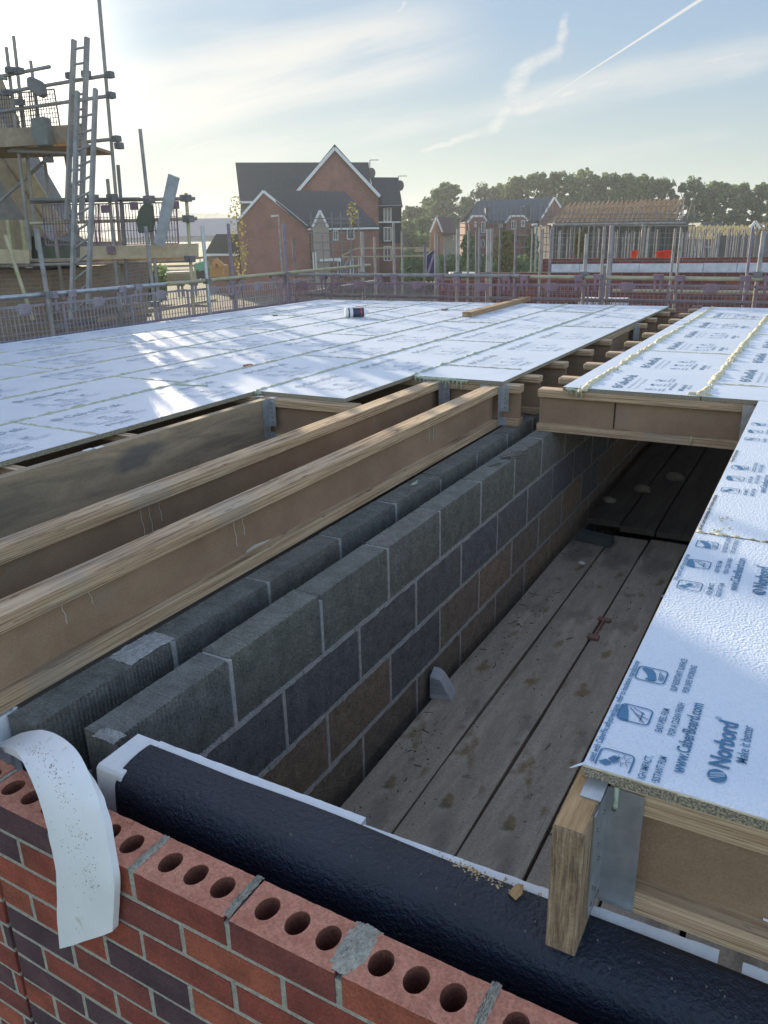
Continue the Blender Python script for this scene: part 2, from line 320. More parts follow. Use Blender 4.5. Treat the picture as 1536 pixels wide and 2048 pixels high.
# ------------------------------------------------------------------ mesh builder
class MB:
    def __init__(s): s.v = []; s.f = []
    def add(s, vs, fs):
        o = len(s.v); s.v += [tuple(x) for x in vs]; s.f += [tuple(i + o for i in q) for q in fs]; return s
    def box(s, a, b, jit=0.):
        x0, y0, z0 = a; x1, y1, z1 = b
        P = [(x0, y0, z0), (x1, y0, z0), (x1, y1, z0), (x0, y1, z0), (x0, y0, z1), (x1, y0, z1), (x1, y1, z1), (x0, y1, z1)]
        if jit: P = [tuple(c + random.uniform(-jit, jit) for c in p) for p in P]
        return s.add(P, [(3, 2, 1, 0), (4, 5, 6, 7), (0, 1, 5, 4), (1, 2, 6, 5), (2, 3, 7, 6), (3, 0, 4, 7)])
    def bar(s, p, q, w, h=None, up=(0, 0, 1)):
        p, q = Vector(p), Vector(q); d = (q - p).normalized(); h = h or w
        upv = Vector(up)
        if abs(d.dot(upv)) > .98: upv = Vector((1, 0, 0))
        a = d.cross(upv).normalized(); b = a.cross(d).normalized()
        P = [e + a * sx * w / 2 + b * sz * h / 2 for e in (p, q) for sx, sz in ((-1, -1), (1, -1), (1, 1), (-1, 1))]
        return s.add(P, [(3, 2, 1, 0), (4, 5, 6, 7), (0, 1, 5, 4), (1, 2, 6, 5), (2, 3, 7, 6), (3, 0, 4, 7)])
    def tube(s, pts, r, n=10, cap=True, rf=None):
        pts = [Vector(p) for p in pts]; rings = []
        for i, p in enumerate(pts):
            d = (pts[min(i + 1, len(pts) - 1)] - pts[max(i - 1, 0)]).normalized()
            upv = Vector((0, 0, 1)) if abs(d.z) < .95 else Vector((1, 0, 0))
            a = d.cross(upv).normalized(); b = a.cross(d).normalized()
            rr = rf(i) if rf else r
            rings.append([p + (a * math.cos(2 * math.pi * k / n) + b * math.sin(2 * math.pi * k / n)) * rr for k in range(n)])
        vs = [x for q in rings for x in q]; fs = []
        for i in range(len(pts) - 1):
            for k_ in range(n):
                k2 = (k_ + 1) % n; fs.append((i * n + k_, i * n + k2, (i + 1) * n + k2, (i + 1) * n + k_))
        if cap: fs.append(tuple(reversed(range(n)))); fs.append(tuple(range((len(pts) - 1) * n, len(pts) * n)))
        return s.add(vs, fs)
    def prism(s, poly, d):
        d = Vector(d); n = len(poly); P = [Vector(p) for p in poly]; Q = [p + d for p in P]
        return s.add(P + Q, [tuple(range(n)), tuple(reversed(range(n, 2 * n)))] + [(i, i + n, (i + 1) % n + n, (i + 1) % n) for i in range(n)])
    def build(s, name, m, parent=None, smooth=False, origin=None, bevel=0., world=True):
        """verts in world space; the object sits at origin (or its parent's place)"""
        me = bpy.data.meshes.new(name)
        base = Vector(origin) if origin is not None else (parent_world(parent) if parent and world else Vector((0, 0, 0)))
        vs = [tuple(Vector(p) - base) for p in s.v] if world else s.v
        me.from_pydata(vs, [], s.f); me.validate(); me.update()
        me.materials.append(m)
        if smooth:
            for p in me.polygons: p.use_smooth = True
        o = bpy.data.objects.new(name, me); col.objects.link(o)
        if parent:
            o.parent = parent
            if origin is not None: o.location = base - parent_world(parent)
        else: o.location = base
        bm = bmesh.new(); bm.from_mesh(me); bmesh.ops.recalc_face_normals(bm, faces=bm.faces)
        if bevel:
            bmesh.ops.bevel(bm, geom=bm.edges[:], offset=bevel, segments=1, affect='EDGES')
        bm.to_mesh(me); bm.free()
        return o
def parent_world(p):
    v = Vector((0, 0, 0))
    while p: v += p.location; p = p.parent
    return v
def tag(o, label=None, cat=None, group=None, kind=None):
    if label: o['label'] = label
    if cat: o['category'] = cat
    if group: o['group'] = group
    if kind: o['kind'] = kind
    return o
def thing(name, label, cat, loc, rz=0., group=None):
    o = bpy.data.objects.new(name, None); col.objects.link(o); o.empty_display_size = .1
    o.location = loc; o.rotation_euler = (0, 0, rz)
    return tag(o, label, cat, group)
def copy_tree(o, loc, rz=0., label=None, scale=None):
    def cp(x, par):
        c = x.copy(); col.objects.link(c); c.parent = par
        for ch in list(x.children): cp(ch, c)
        return c
    c = cp(o, None); c.location = loc; c.rotation_euler = (0, 0, rz)
    if scale: c.scale = scale
    if label: c['label'] = label
    return c
def local(mb, name, m, parent, **k): return mb.build(name, m, parent, world=False, **k)
ORD = ['nearest', 'second', 'third', 'fourth', 'fifth', 'sixth', 'seventh', 'eighth', 'ninth', 'tenth', 'eleventh', 'twelfth', 'thirteenth', 'fourteenth', 'fifteenth', 'sixteenth']
ORD1 = ['first'] + ORD[1:]

# ================================================================== GROUND
g = MB(); g.add([(-1500, -300, ZG), (1200, -300, ZG), (1200, 1800, ZG), (-1500, 1800, ZG)], [(0, 1, 2, 3)])
ground_m = mat('site_ground', [(.3, (.10, .085, .06)), (.5, (.15, .13, .09)), (.7, (.12, .14, .055))], nscale=.05, detail=9, nrough=.7, rough=.97, bump=.5, bscale=.8, bdist=.1,
               spots=[(.012, .5, (.13, .16, .06), .8)])
tag(g.build('ground', ground_m), kind='structure')

# ================================================================== BLOCK WALLS (two leaves of combed concrete blocks)
def combed_block(mb, x0, x1, y0, y1, z0, z1, ribs_side=1):
    """a block whose side facing +x (and -x) is combed with fine upright ribs"""
    j = lambda a=.0012: random.uniform(-a, a)
    n = max(2, int((y1 - y0) / .0062)); ys = []; xo = []
    for i in range(n + 1):
        y = y0 + (y1 - y0) * i / n
        ys.append(y); xo.append((.0032 if i % 2 else -.0032) + random.uniform(-.0009, .0009))
    xo[0] -= .003; xo[-1] -= .003
    vs = []; fs = []
    nz = 4
    for i in range(n + 1):
        for k_ in range(nz + 1):
            z = z0 + (z1 - z0) * k_ / nz
            dz = (random.uniform(-.0022, .0006) if k_ == nz else 0)
            vs.append((x1 + xo[i] + j(.0005) - (.0025 if k_ in (0, nz) else 0), ys[i], z + dz))
    for i in range(n):
        for k_ in range(nz):
            a = i * (nz + 1) + k_; fs.append((a, a + nz + 1, a + nz + 2, a + 1))
    b = len(vs)
    for i in range(n + 1): vs.append((x0, ys[i], z1 + j(.001))); vs.append((x0, ys[i], z0))
    for i in range(n):
        t0 = i * (nz + 1) + nz; t1 = t0 + nz + 1
        fs.append((t0, t1, b + 2 * (i + 1), b + 2 * i)); fs.append((b + 2 * i, b + 2 * i + 2, b + 2 * i + 3, b + 2 * i + 1))
        fs.append((i * (nz + 1), b + 2 * i + 1, b + 2 * i + 3, (i + 1) * (nz + 1)))
    for i in (0, n):
        fs.append(tuple(i * (nz + 1) + k_ for k_ in range(nz + 1)) + (b + 2 * i, b + 2 * i + 1))
    mb.add(vs, fs)
def block_wall(x0, x1, label, ystart, first, yend=9.75, courses=6):
    t = thing('block_wall', label, 'block wall', (x1, ystart, -1.35))
    Mo = MB()
    for c in range(courses):
        B = MB()
        z1 = -.225 * c; z0 = z1 - .215
        y = ystart; e = first if c % 2 == 0 else first + .225
        while e - y > .44: e -= .45
        if e - y < .03: e += .45
        while y < yend:
            dx = random.uniform(-.003, .003); dz = random.uniform(-.003, .002) if c == 0 else 0
            combed_block(B, x0 + dx, x1 + dx, y, min(e - .01, yend), z0, z1 + dz)
            # perp joint
            if e < yend:
                top = z1 - random.choice([.002, .004, .02, .003]) if c == 0 else z1
                Mo.box((x0 + .004, e - .0125, z0), (x1 + .0018 + random.uniform(-.0005, .002), e + .0025, top))
            y = e; e += .45
        B.build('block_course', [block_g, block_b, block_br, block_br, block_b, block_b][c], t)
        # bed joint with a ragged squeezed-out lip
        yy = ystart
        while yy < yend:
            st = random.uniform(.015, .05); o = random.uniform(-.001, .0035)
            Mo.box((x0 + .003, yy, z0 - .0115 + random.uniform(-.003, 0)), (x1 + .0022 + o, min(yy + st, yend), z0 + .0012 + random.uniform(0, .003)))
            yy += st
    Mo.build('mortar_joints', mortar_d, t)
    return t
right_leaf = block_wall(-1.397, -1.297, 'dark ribbed concrete block wall facing the sunken board floor', 1.0, 1.411)
left_leaf = block_wall(-1.61, -1.51, 'dark ribbed block leaf across the cavity, beside the long timber joists', .95, 1.418)
# far and side inner walls closing the dark void
t = thing('block_wall', 'block wall closing the far end of the covered void', 'block wall', (0, 9.75, -1.35))
MB().box((-6.5, 9.76, -1.4), (2.2, 9.86, -.003)).build('blockwork', breeze, t)
t = thing('block_wall', 'block wall carrying the right ends of the floor joists', 'block wall', (1.9, 5, -1.35))
MB().box((1.85, .95, -1.4), (1.95, 9.75, -.003)).build('blockwork', breeze, t)
t = thing('block_wall', 'block wall under the left edge of the white floor deck', 'block wall', (-6.6, 5, -1.35))
MB().box((-6.66, .95, ZG), (-6.56, 9.75, -.003)).build('blockwork', breeze, t)
# rubble-strewn slab below
tag(MB().box((-6.55, .95, -1.30), (1.84, 9.75, -1.25)).build('slab', plain('dark_slab', (.05, .043, .035), .95, nscale=6)), kind='structure')
tag(MB().box((-6.55, .95, -.62), (-1.612, 9.75, -.6)).build('dark_ceiling_board', plain('dusty_brown_board', (.10, .085, .068), .95, nscale=5), origin=(-4, 5, -.62)), 'dusty brown board floor down between the left joists', 'floor board')

# ================================================================== SCAFFOLD BOARDS IN THE VOID
def sboard(x0, x1, y0, y1, z, label, along='y', tilt=0., m=None):
    mb = MB()
    n = max(4, int((y1 - y0) / .25)) if along == 'y' else 10
    mb2 = []
    # long board with slight bow, rounded worn edges
    w = x1 - x0
    prof = [(0, 0), (.004, .0022), (w - .004, .0022), (w, 0), (w, -.038), (0, -.038)]
    vs = []; fs = []
    for i in range(n + 1):
        y = y0 + (y1 - y0) * i / n
        dz = .004 * math.sin(i * 1.1 + x0 * 9) + tilt * (i / n); dx = .0025 * math.sin(i * .7 + x0 * 5)
        for (a, b) in prof: vs.append((x0 + a + dx + random.uniform(-.0006, .0006), y, z + b + dz))
    m_ = len(prof)
    for i in range(n):
        for k_ in range(m_):
            k2 = (k_ + 1) % m_; fs.append((i * m_ + k_, i * m_ + k2, (i + 1) * m_ + k2, (i + 1) * m_ + k_))
    fs.append(tuple(range(m_))); fs.append(tuple(range(n * m_, (n + 1) * m_)))
    mb.add(vs, fs)
    o = mb.build('scaffold_board', m or scaff_b, origin=((x0 + x1) / 2, y0, z - .038))
    return tag(o, label, 'scaffold board', 'scaffold boards on the void floor')
xs = [-1.25, -1.02, -.789, -.56, -.335, -.10, .13, .36, .59, .82, 1.05, 1.28, 1.51]
names = ['directly beside the tall block wall, white wedge on it', 'second from the block wall, with brown stains', 'third from the block wall, with a small red clip on it',
         'fourth from the block wall, ending behind the timber stub', 'fifth from the block wall, under the near right joist hanger', 'sixth from the block wall, seen under the near right I-joist']
for i, x in enumerate(xs):
    lb = ('grey scaffold board ' + names[i]) if i < 6 else 'grey scaffold board hidden under the right deck, number %s from the block wall' % ORD1[i]
    sboard(x, x + .218 + random.uniform(-.002, .003), 1.12, 4.85 + random.uniform(-.15, .1), -.80, lb)
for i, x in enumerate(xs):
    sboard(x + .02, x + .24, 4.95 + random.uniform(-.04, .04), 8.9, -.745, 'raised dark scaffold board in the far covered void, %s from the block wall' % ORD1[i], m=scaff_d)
# debris on the boards
def shard(name, label, cat, pts, h, m, tilt=(0, 0, 0), z=-.797):
    mb = MB(); P = [Vector((x, y, z)) for x, y in pts]; mb.prism(P, (tilt[0], tilt[1], h))
    return tag(mb.build(name, m, origin=(pts[0][0], pts[0][1], z), bevel=.0015), label, cat)
# white ribbed wedge standing on its side
t = thing('plastic_wedge', 'pale grey ribbed wedge standing against the block wall', 'wedge', (-1.24, 2.62, -.797))
mb = MB()
a_ = Vector((-1.262, 2.60, -.797)); 
prof = [(0, 0), (.105, 0.0), (.10, .012), (.052, .088), (.028, .105), (0, .108)]
mb.prism([(-1.262 + p * .93, 2.585 + p * .2, -.797 + q) for p, q in prof], (-.02, .085, 0))
mb.build('wedge_body', plain('pale_plastic', (.42, .43, .46), .5), t, bevel=.002)
mb = MB()
for i in range(7):
    q = .03 + i * .011; L_ = .09 - .006 * i
    mb.bar((-1.262 + .004, 2.583, -.797 + q), (-1.262 + L_ * .86, 2.583 + L_ * .185, -.797 + q), .004, .0035)
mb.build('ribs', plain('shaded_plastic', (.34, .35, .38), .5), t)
shard('block_offcut', 'dark offcut of block lying across the boards by the wall', 'block offcut', [(-1.22, 4.66), (-.99, 4.62), (-.985, 4.70), (-1.215, 4.75)], .055, plain('dark_offcut', (.085, .095, .095), .9, bump=.8))
for i, (x, y, s_, lb) in enumerate([(-1.18, 5.35, .07, 'pale lump of rubble on the raised boards, nearest the block wall'), (-1.02, 5.7, .09, 'brown lump of rubble lying on the raised dark boards'), (-.86, 6.1, .1, 'flat grey rubble lump furthest along the raised boards'), (-1.08, 4.3, .03, 'tiny white chip on the first board beyond the wedge'), (-.56, 4.05, .02, 'small white chip of plastic near the deck edge below')]):
    mb = MB(); r0 = s_
    bm = bmesh.new(); bmesh.ops.create_icosphere(bm, subdivisions=2, radius=r0 / 2)
    zt = -.74 if i < 3 else -.797
    vs = [(x + v_.co.x * random.uniform(.9, 1.3) * 1.3, y + v_.co.y * random.uniform(.9, 1.2), zt + max(0, v_.co.z + r0 * .2) * .8) for v_ in bm.verts]
    mb.add(vs, [tuple(v_.index for v_ in f.verts) for f in bm.faces]); bm.free()
    tag(mb.build('rubble_lump', plain('pale_rubble', (.25, .22, .18), .95, bump=.8) if i < 3 else white, origin=(x, y, zt)), lb, 'rubble')
t = thing('plastic_clip', 'small red plastic clip shaped like an I on a grey board', 'clip', (-.775, 3.53, -.795))
redc = plain('faded_red_plastic', (.25, .14, .11), .7)
MB().box((-.81, 3.62, -.797), (-.745, 3.65, -.785)).build('clip_head', redc, t, bevel=.003)
MB().box((-.805, 3.40, -.797), (-.75, 3.44, -.778)).build('clip_foot', redc, t, bevel=.004)
MB().bar((-.777, 3.62, -.791), (-.778, 3.44, -.791), .010).build('clip_stem', redc, t)
# twigs, staples and nails scattered on the near boards: uncountable crumbs
mb = MB()
for i in range(420):
    y = random.uniform(1.3, 5.0); x = random.choice(xs[:4]) + random.betavariate(1.2, 2.2) * .21 if random.random() < .45 else random.uniform(-1.24, -1.06)
    if y < 2.2 and random.random() < .5: continue
    a = random.uniform(0, math.pi); L_ = random.uniform(.003, .012) if random.random() < .93 else random.uniform(.03, .06)
    mb.bar((x, y, -.7955), (x + L_ * math.cos(a), y + L_ * math.sin(a), -.7955), random.uniform(.0012, .0035), .002)
tag(mb.build('floor_crumbs', plain('dark_crumbs', (.035, .03, .026), .95), origin=(-1.1, 2, -.797)), 'dark crumbs, twigs and nails strewn along the grey boards', 'debris', kind='stuff')
mb = MB()
for i in range(14):
    a = random.uniform(.2, 1.2); x, y = random.gauss(-1.345, .02), random.gauss(3.62, .1); L_ = random.uniform(.04, .09)
    mb.tube([(x, y, .004), (x + L_ * math.cos(a), y + L_ * math.sin(a), .006 + random.uniform(0, .006))], .0016, 5)
tag(mb.build('wire_ties', plain('rusty_wire', (.09, .07, .055), .7), origin=(-1.345, 3.6, 0)), 'tangle of thin rusty wire scraps lying on the block wall top', 'wire scraps', kind='stuff')
mb = MB(); pts = [(-1.56 + .008 * math.sin(i), 3.0 + i * .018, .006 + .004 * math.sin(i * 1.3)) for i in range(6)]
mb.tube(pts, .006, 7, rf=lambda i: [.003, .008, .006, .008, .006, .003][i])
tag(mb.build('glue_drip', foam_g, origin=(-1.56, 3.0, 0), smooth=True), 'curled blob of pale glue on the left block leaf', 'glue')

# ================================================================== TIMBER I-JOISTS
def ijoist(label, p0, length, rz, group=None, w=.089, h=.243, parent=None, round_end=False):
    """local: runs along +x from origin, bottom at z=0, centred on y=0"""
    t = thing('i_joist', label, 'timber joist', p0, rz, group)
    fb = .0015
    local(MB().box((0, -w / 2, h - .044), (length, w / 2, h)), 'top_flange', lvl, t, bevel=fb if not round_end else .006)
    local(MB().box((0, -w / 2, 0), (length, w / 2, .044)), 'bottom_flange', lvl, t, bevel=fb if not round_end else .006)
    local(MB().box((.001, -.006, .0435), (length - .001, .006, h - .0435)), 'web', web, t)
    return t
def wax_runs(t, xs_, side, h=.243):
    mb = MB()
    for x, L_ in xs_:
        pts = [(x + .0025 * math.sin(k_ * 1.7) + .0015 * k_, side * .0075, h - .046 - L_ * k_ / 7) for k_ in range(8)]
        mb.tube(pts, .0016, 6, rf=lambda i: .0013 + (.0014 if i == 7 else 0))
    return local(mb, 'glue_run', plain('dried_white_glue', (.55, .52, .45), .5, bump=0), t, smooth=True)
QP = math.pi / 2
# A: runs along +y; rotate so local x -> world y; local y -> world -x
JA = ijoist('long I-joist nearest the block cavity, white glue runs on its web', (-1.67, .42, .001), 3.855, QP)
wax_runs(JA, [(.765, .075), (.855, .055), (1.47, .11), (1.515, .085), (2.98, .09), (3.03, .10), (3.06, .10)], -1)
smear = MB().add([(1.52, -.0075, .047), (1.53, -.0078, .056), (1.57, -.0078, .060), (1.62, -.0078, .055), (1.68, -.0078, .0465)], [(0, 1, 2, 3, 4)])
local(smear, 'glue_smear', plain('dried_white_glue', (.55, .52, .45), .5, bump=0), JA)
# D-shaped continuous flange lip ridge of overspray
JB = ijoist('long I-joist between the stained plank and the nearest I-joist', (-2.055, .42, .001), 3.89, QP)
wax_runs(JB, [(1.42, .13), (1.46, .12), (1.51, .09), (3.1, .05)], -1)
# stained plank
t = tag(MB().box((0, -.0225, 0), (3.0, .0225, .243)).build('timber_plank', plank_m, world=False, bevel=.001), 'water-stained solid timber plank joist below the deck edge', 'timber joist')
t.location = (-2.70, .42, .001); t.rotation_euler = (0, 0, QP)
mb = MB()
for (x, y) in ((1.05, .012), (1.09, .0), (1.75, .012), (1.80, .0)):
    mb.box((x, -.014 + y, .2435), (x + .045, .004 + y, .2465))
    
pp_ = local(mb, 'metal_clip', white, t)
# short noggins between the plank and next joist, resting level with plank top
for i, y in enumerate((1.86, 2.46)):
    tag(MB().box((-3.32, y, .205), (-2.727, y + .045, .241)).build('cross_noggin', lvl, origin=(-3.0, y, .2)), ['flat cross batten nearest the left edge under the white deck', 'flat cross batten further along under the white deck edge'][i], 'timber batten')
ijoist('I-joist mostly hidden under the front edge of the white deck', (-3.35, .42, .001), 3.0, QP)
ijoist('I-joist under the second row of the white deck', (-3.95, .42, .001), 3.0, QP)
# headers
HL2 = ijoist('cross header I-joist that carries the stained plank by a hanger', (-4.6, 3.475, .001), 2.48, 0)
HL = ijoist('cross header I-joist that carries the two long joists by hangers', (-4.6, 4.355, .001), 3.082, 0, round_end=False)
HR = ijoist('wide cross header I-joist over the dark void', (-1.39, 4.315, .001), 1.13, 0)
local(MB().box((.43, -.0095, .046), (.437, -.0062, .197)), 'web_joint', plain('dark_joint', (.04, .025, .015), .9), HR)
local(MB().tube([(.85, -.048, .052), (.851, -.0505, .03), (.85, -.049, .006)], .004, 6), 'glue_drip', foam, HR, smooth=True)
# far joists bearing on both leaves
for i, y in enumerate((4.70, 5.30, 5.945, 6.585, 7.895, 8.465, 9.15, 9.57)):
    ijoist('left joist end poking out in the deck gap, %s from the camera' % ORD1[i], (-4.6, y, .001), 3.075 + random.uniform(-.012, .012), 0, 'joist ends in the deck gap', round_end=True)
for i, y in enumerate((4.73, 5.32, 5.9, 6.52, 7.15, 7.85, 8.4, 9.04, 9.6)):
    ijoist('right joist end showing past the deck edge, %s from the camera' % ORD1[i], (-1.402 + random.uniform(-.01, .01), y, .001), 3.0, 0, 'right joist ends in the deck gap', round_end=True)
ijoist('short I-joist running lengthways in the deck gap', (-1.66, 6.63, .001), 1.22, QP)
# near right joist and its timber trimmer
JR = ijoist('near right I-joist hung from the timber stub, under the printed board', (-.197, 1.108, .001), 2.0, 0)
local(MB().box((.29, -.0085, .046), (.295, -.0062, .197)), 'web_joint', plain('pale_joint', (.42, .33, .22), .9), JR)
local(MB().tube([(.245, -.010, .05), (.26, -.010, .049), (.275, -.010, .047)], .0022, 6), 'glue_smear', white, JR)
for i, y in enumerate((1.7, 2.3, 2.9, 3.5)):
    ijoist('hidden I-joist under the printed near board, %s from the camera' % ORD1[i], (-.197, y, .001), 2.0, 0, 'hidden joists under the near board')
TS = thing('timber_trimmer', 'rough sawn timber stub standing on the black membrane', 'timber', (-.2265, .93, .004))
mb = MB()
x0, x1, y0, y1, z0, z1 = -.2505, -.2025, .93, 4.265, .005, .2435
nz = 10; ny = 14
for i in range(1):
    mb.box((x0, y0, z0), (x1, y1, z1))
ts = mb.build('sawn_timber', timber_v, TS, bevel=.0018)
MB().add([(x0 + .002, y0 + .002, z1 + .0006), (x1 - .002, y0 + .002, z1 + .0006), (x1 - .002, y1, z1 + .0006), (x0 + .002, y1, z1 + .0006)], [(0, 1, 2, 3)]).build('sawn_top', endgrain, TS)
# ---- steel hangers
def hanger(label, base, rz, h=.243, wide=.05, bottom=0.0):
    """U-shaped face-fix hanger; local x = across the joist face plane, local -y towards the joist; opening h tall"""
    t = thing('joist_hanger', label, 'joist hanger', base, rz)
    T = .0022
    mb = MB()
    mb.box((-wide - .045, 0, bottom), (-wide, T, h * .98)); mb.box((wide, 0, h * .35), (wide + .045, T, h * .98)); mb.box((wide, 0, bottom), (wide + .03, T, h * .2))
    mb.box((-wide - T, -.06, bottom), (-wide, T, h * .98)); mb.box((wide, -.06, bottom), (wide + T, T, h * .98))
    mb.box((-wide, -.06, bottom - T), (wide, T, bottom))
    mb.box((wide - .0, 0, h), (wide + .04, .04, h + T)); mb.box((-wide - .04, 0, h), (-wide, .04, h + T))
    local(mb, 'strap', galv, t)
    nb = MB()
    for sx in (-1, 1):
        for k_ in range(5):
            x = sx * (wide + .022); z = h * (.45 + .11 * k_)
            nb.tube([(x, -.0005, z), (x, -.004, z)], .0035, 8)
    local(nb, 'nail_heads', plain('nail_steel', (.22, .23, .24), .4, .8), t)
    return t
hanger('galvanised hanger at the end of the nearest long I-joist', (-1.67, 4.309, .003), 0, wide=.047)
hanger('galvanised hanger at the end of the middle long I-joist', (-2.055, 4.309, .003), 0, wide=.047)
hanger('galvanised hanger holding the end of the stained plank', (-2.70, 3.429, .003), 0, wide=.0245)
hanger('small galvanised hanger far along in the deck gap', (-1.66, 7.85, .003), 0, wide=.047)
# header's right hanger against the trimmer
t = thing('joist_hanger', 'galvanised hanger at the right end of the wide header', 'joist hanger', (-.256, 4.26, .0))
MB().box((-.31, 4.262, 0.0), (-.2525, 4.265, .24)).build('strap', galv, t)
t = thing('joist_hanger', 'large galvanised hanger on the timber stub, under the printed board corner', 'joist hanger', (-.19, 1.06, .0))
mb = MB()
mb.box((-.2020, .985, .03), (-.1995, 1.061, .236))   # side flange nailed to the trimmer
mb.box((-.1995, 1.0585, .022), (-.142, 1.0612, .240)) # front cheek over the joist
mb.box((-.1995, 1.0612, .0195), (-.142, 1.155, .0218 - .02 + .001))
mb.box((-.232, 1.01, .2445), (-.1995, 1.06, .2465))
mb.build('strap', galv, t)
mb = MB()
for z, y in ((.20, 1.0), (.16, 1.015), (.205, 1.04), (.085, 1.0), (.065, 1.02), (.05, 1.0), (.04, 1.03), (.12, 1.03)):
    mb.tube([(-.1998, y, z), (-.197, y, z)], .0032, 8)
mb.build('nail_heads', plain('nail_steel', (.22, .23, .24), .4, .8), t)
mb = MB(); mb.tube([(-.185, 1.056, .245), (-.184, 1.052, .225), (-.1835, 1.050, .213), (-.186, 1.050, .206)], .004, 8)
mb.build('glue_drip', foam_g, t, smooth=True)

# ================================================================== FLOOR SHEETS
def text_mesh(body, size, x, y, bold=0., align='LEFT', sx=1.0):
    """returns verts, faces of flat lettering: baseline along +y, letters' tops towards -x, at sheet coords"""
    cu = bpy.data.curves.new('t', 'FONT'); cu.body = body; cu.size = size; cu.offset = bold; cu.align_x = align; cu.resolution_u = TRES
    o = bpy.data.objects.new('t', cu); me = o.to_mesh()
    vs = [(x - v_.co.y, y + v_.co.x * sx) for v_ in me.vertices]; fs = [tuple(p.vertices) for p in me.polygons]
    o.to_mesh_clear(); bpy.data.objects.remove(o); bpy.data.curves.remove(cu)
    return vs, fs
TRES = 1
def ring(mb, pts, w, z=0):
    """outlined closed polyline of width w (flat)"""
    n = len(pts); c = (sum(p[0] for p in pts) / n, sum(p[1] for p in pts) / n)
    out = []; inn = []
    for i in range(n):
        a, b, d = Vector(pts[i - 1]), Vector(pts[i]), Vector(pts[(i + 1) % n])
        t_ = (d - a).normalized(); nrm = Vector((-t_.y, t_.x))
        out.append((b.x + nrm.x * w / 2, b.y + nrm.y * w / 2, z)); inn.append((b.x - nrm.x * w / 2, b.y - nrm.y * w / 2, z))
    mb.add(out + inn, [(i, (i + 1) % n, (i + 1) % n + n, i + n) for i in range(n)])
def rrect(cx, cy, hx, hy, r):
    P = []
    for sx, sy, a0_ in ((1, 1, 0), (-1, 1, 90), (-1, -1, 180), (1, -1, 270)):
        for k_ in range(4):
            a = R_(a0_ + 30 * k_); P.append((cx + sx * (hx - r) + r * math.cos(a), cy + sy * (hy - r) + r * math.sin(a)))
    return P
def print_block(mb, x0, y0, z, level):
    """one repeat of the printed film: x across the 0.6 m sheet, y along"""
    def tx(b, s, x, y, bold=0., sx=1.0):
        vs, fs = text_mesh(b, s, x, y, bold, sx=sx); mb.add([(p[0] + x0, p[1] + y0, z) for p in vs], fs)
    def poly(pts): mb.add([(p[0] + x0, p[1] + y0, z) for p in pts], [tuple(range(len(pts)))])
    def rg(pts, w): ring(mb, [(p[0] + x0, p[1] + y0) for p in pts], w, z)
    if level >= 1:   # product logo half of the sheet
        c_ = (.155, .03); rg([(c_[0] + .026 * math.cos(a), c_[1] + .026 * math.sin(a)) for a in np.linspace(0, 2 * math.pi, 17)[:-1]], .012)
        poly([(.150, .012), (.160, .012), (.158, .05), (.148, .05)])
        tx('CaberDek', .088, .182, .07, .002)
        tx('Maximum load and fixing guide: see reverse of board', .023, .225, .0, sx=.72)
        tx('Protect your floor: Peel Clean Xtra film', .023, .262, .0, sx=.9)
    ix = .337; y0 = y0 - .012
    for k_ in range(3):
        cy = .03 + .147 * k_
        rg(rrect(ix, cy, .027, .026, .009), .003)
        if k_ == 0:
            poly([(ix - .024, cy - .012), (ix - .012, cy - .018), (ix - .002, cy - .008), (ix - .014, cy - .001)])
            poly([(ix - .012, cy + .001), (ix - .001, cy - .006), (ix + .006, cy + .012), (ix - .004, cy + .014)])
            st = []
            for q in range(16):
                a = 2 * math.pi * q / 16; r = .019 if q % 2 == 0 else .006; st.append((ix + .011 + r * math.cos(a) * .8, cy + .006 + r * math.sin(a) * .95))
            rg(st, .0022)
        elif k_ == 1:
            poly([(ix - .026, cy - .018), (ix - .026, cy + .018), (ix - .019, cy + .0255), (ix - .013, cy + .008), (ix - .009, cy - .010), (ix - .006, cy - .0255), (ix - .019, cy - .0255)])
            for a, b in (((-.012, .018), (.02, -.02)), ((-.006, .02), (.016, .006)), ((.0, .002), (.024, -.006)), ((.012, -.018), (.012, .012))):
                A = Vector((ix + a[0], cy + a[1])); B = Vector((ix + b[0], cy + b[1])); d = (B - A).normalized() * .001
                poly([(A.x - d.y, A.y + d.x), (B.x - d.y, B.y + d.x), (B.x + d.y, B.y - d.x), (A.x + d.y, A.y - d.x)])
        else:
            poly([(ix - .010, cy - .020), (ix - .004, cy - .012), (ix - .008, cy + .0), (ix - .022, cy + .018), (ix - .018, cy + .0235), (ix - .002, cy + .021), (ix + .006, cy + .010), (ix + .010, cy - .006), (ix + .012, cy - .018), (ix + .002, cy - .021)])
            for q in range(4):
                poly([(ix + .012 + q * .0032, cy + .018 - q * .004), (ix + .0135 + q * .0032, cy + .018 - q * .004), (ix + .0165 + q * .0025, cy - .014), (ix + .015 + q * .0025, cy - .014)])
    cap = [('HIGH IMPACT,', 'RESISTANT FILM'), ('EASY-PEEL FILM', 'FOR A CLEAN FINISH'), ('SLIP RESISTANT SURFACE', 'FOR SAFE WORKING')]
    for k_, (a, b) in enumerate(cap):
        cy = -.005 + .147 * k_
        tx(a, .0165, .389, cy + (.0 if k_ < 2 else -.004), .0003, sx=.70); tx(b, .0165, .410, cy, .0003, sx=.70)
    y0 = y0 + .012
    tx('www.CaberBoard.com', .030, .440, .035, .0006, sx=.78)
    c_ = (.487, .055)
    poly([(c_[0] + .0145 * math.cos(a), c_[1] + .0165 * math.sin(a)) for a in np.linspace(0, 2 * math.pi, 21)[:-1]])
    tx('Norbord', .043, .501, .078, .0012, sx=.88)
    tx('®', .014, .474, .215, 0)
    tx('Make it better', .024, .525, .105, .0002, sx=.82)
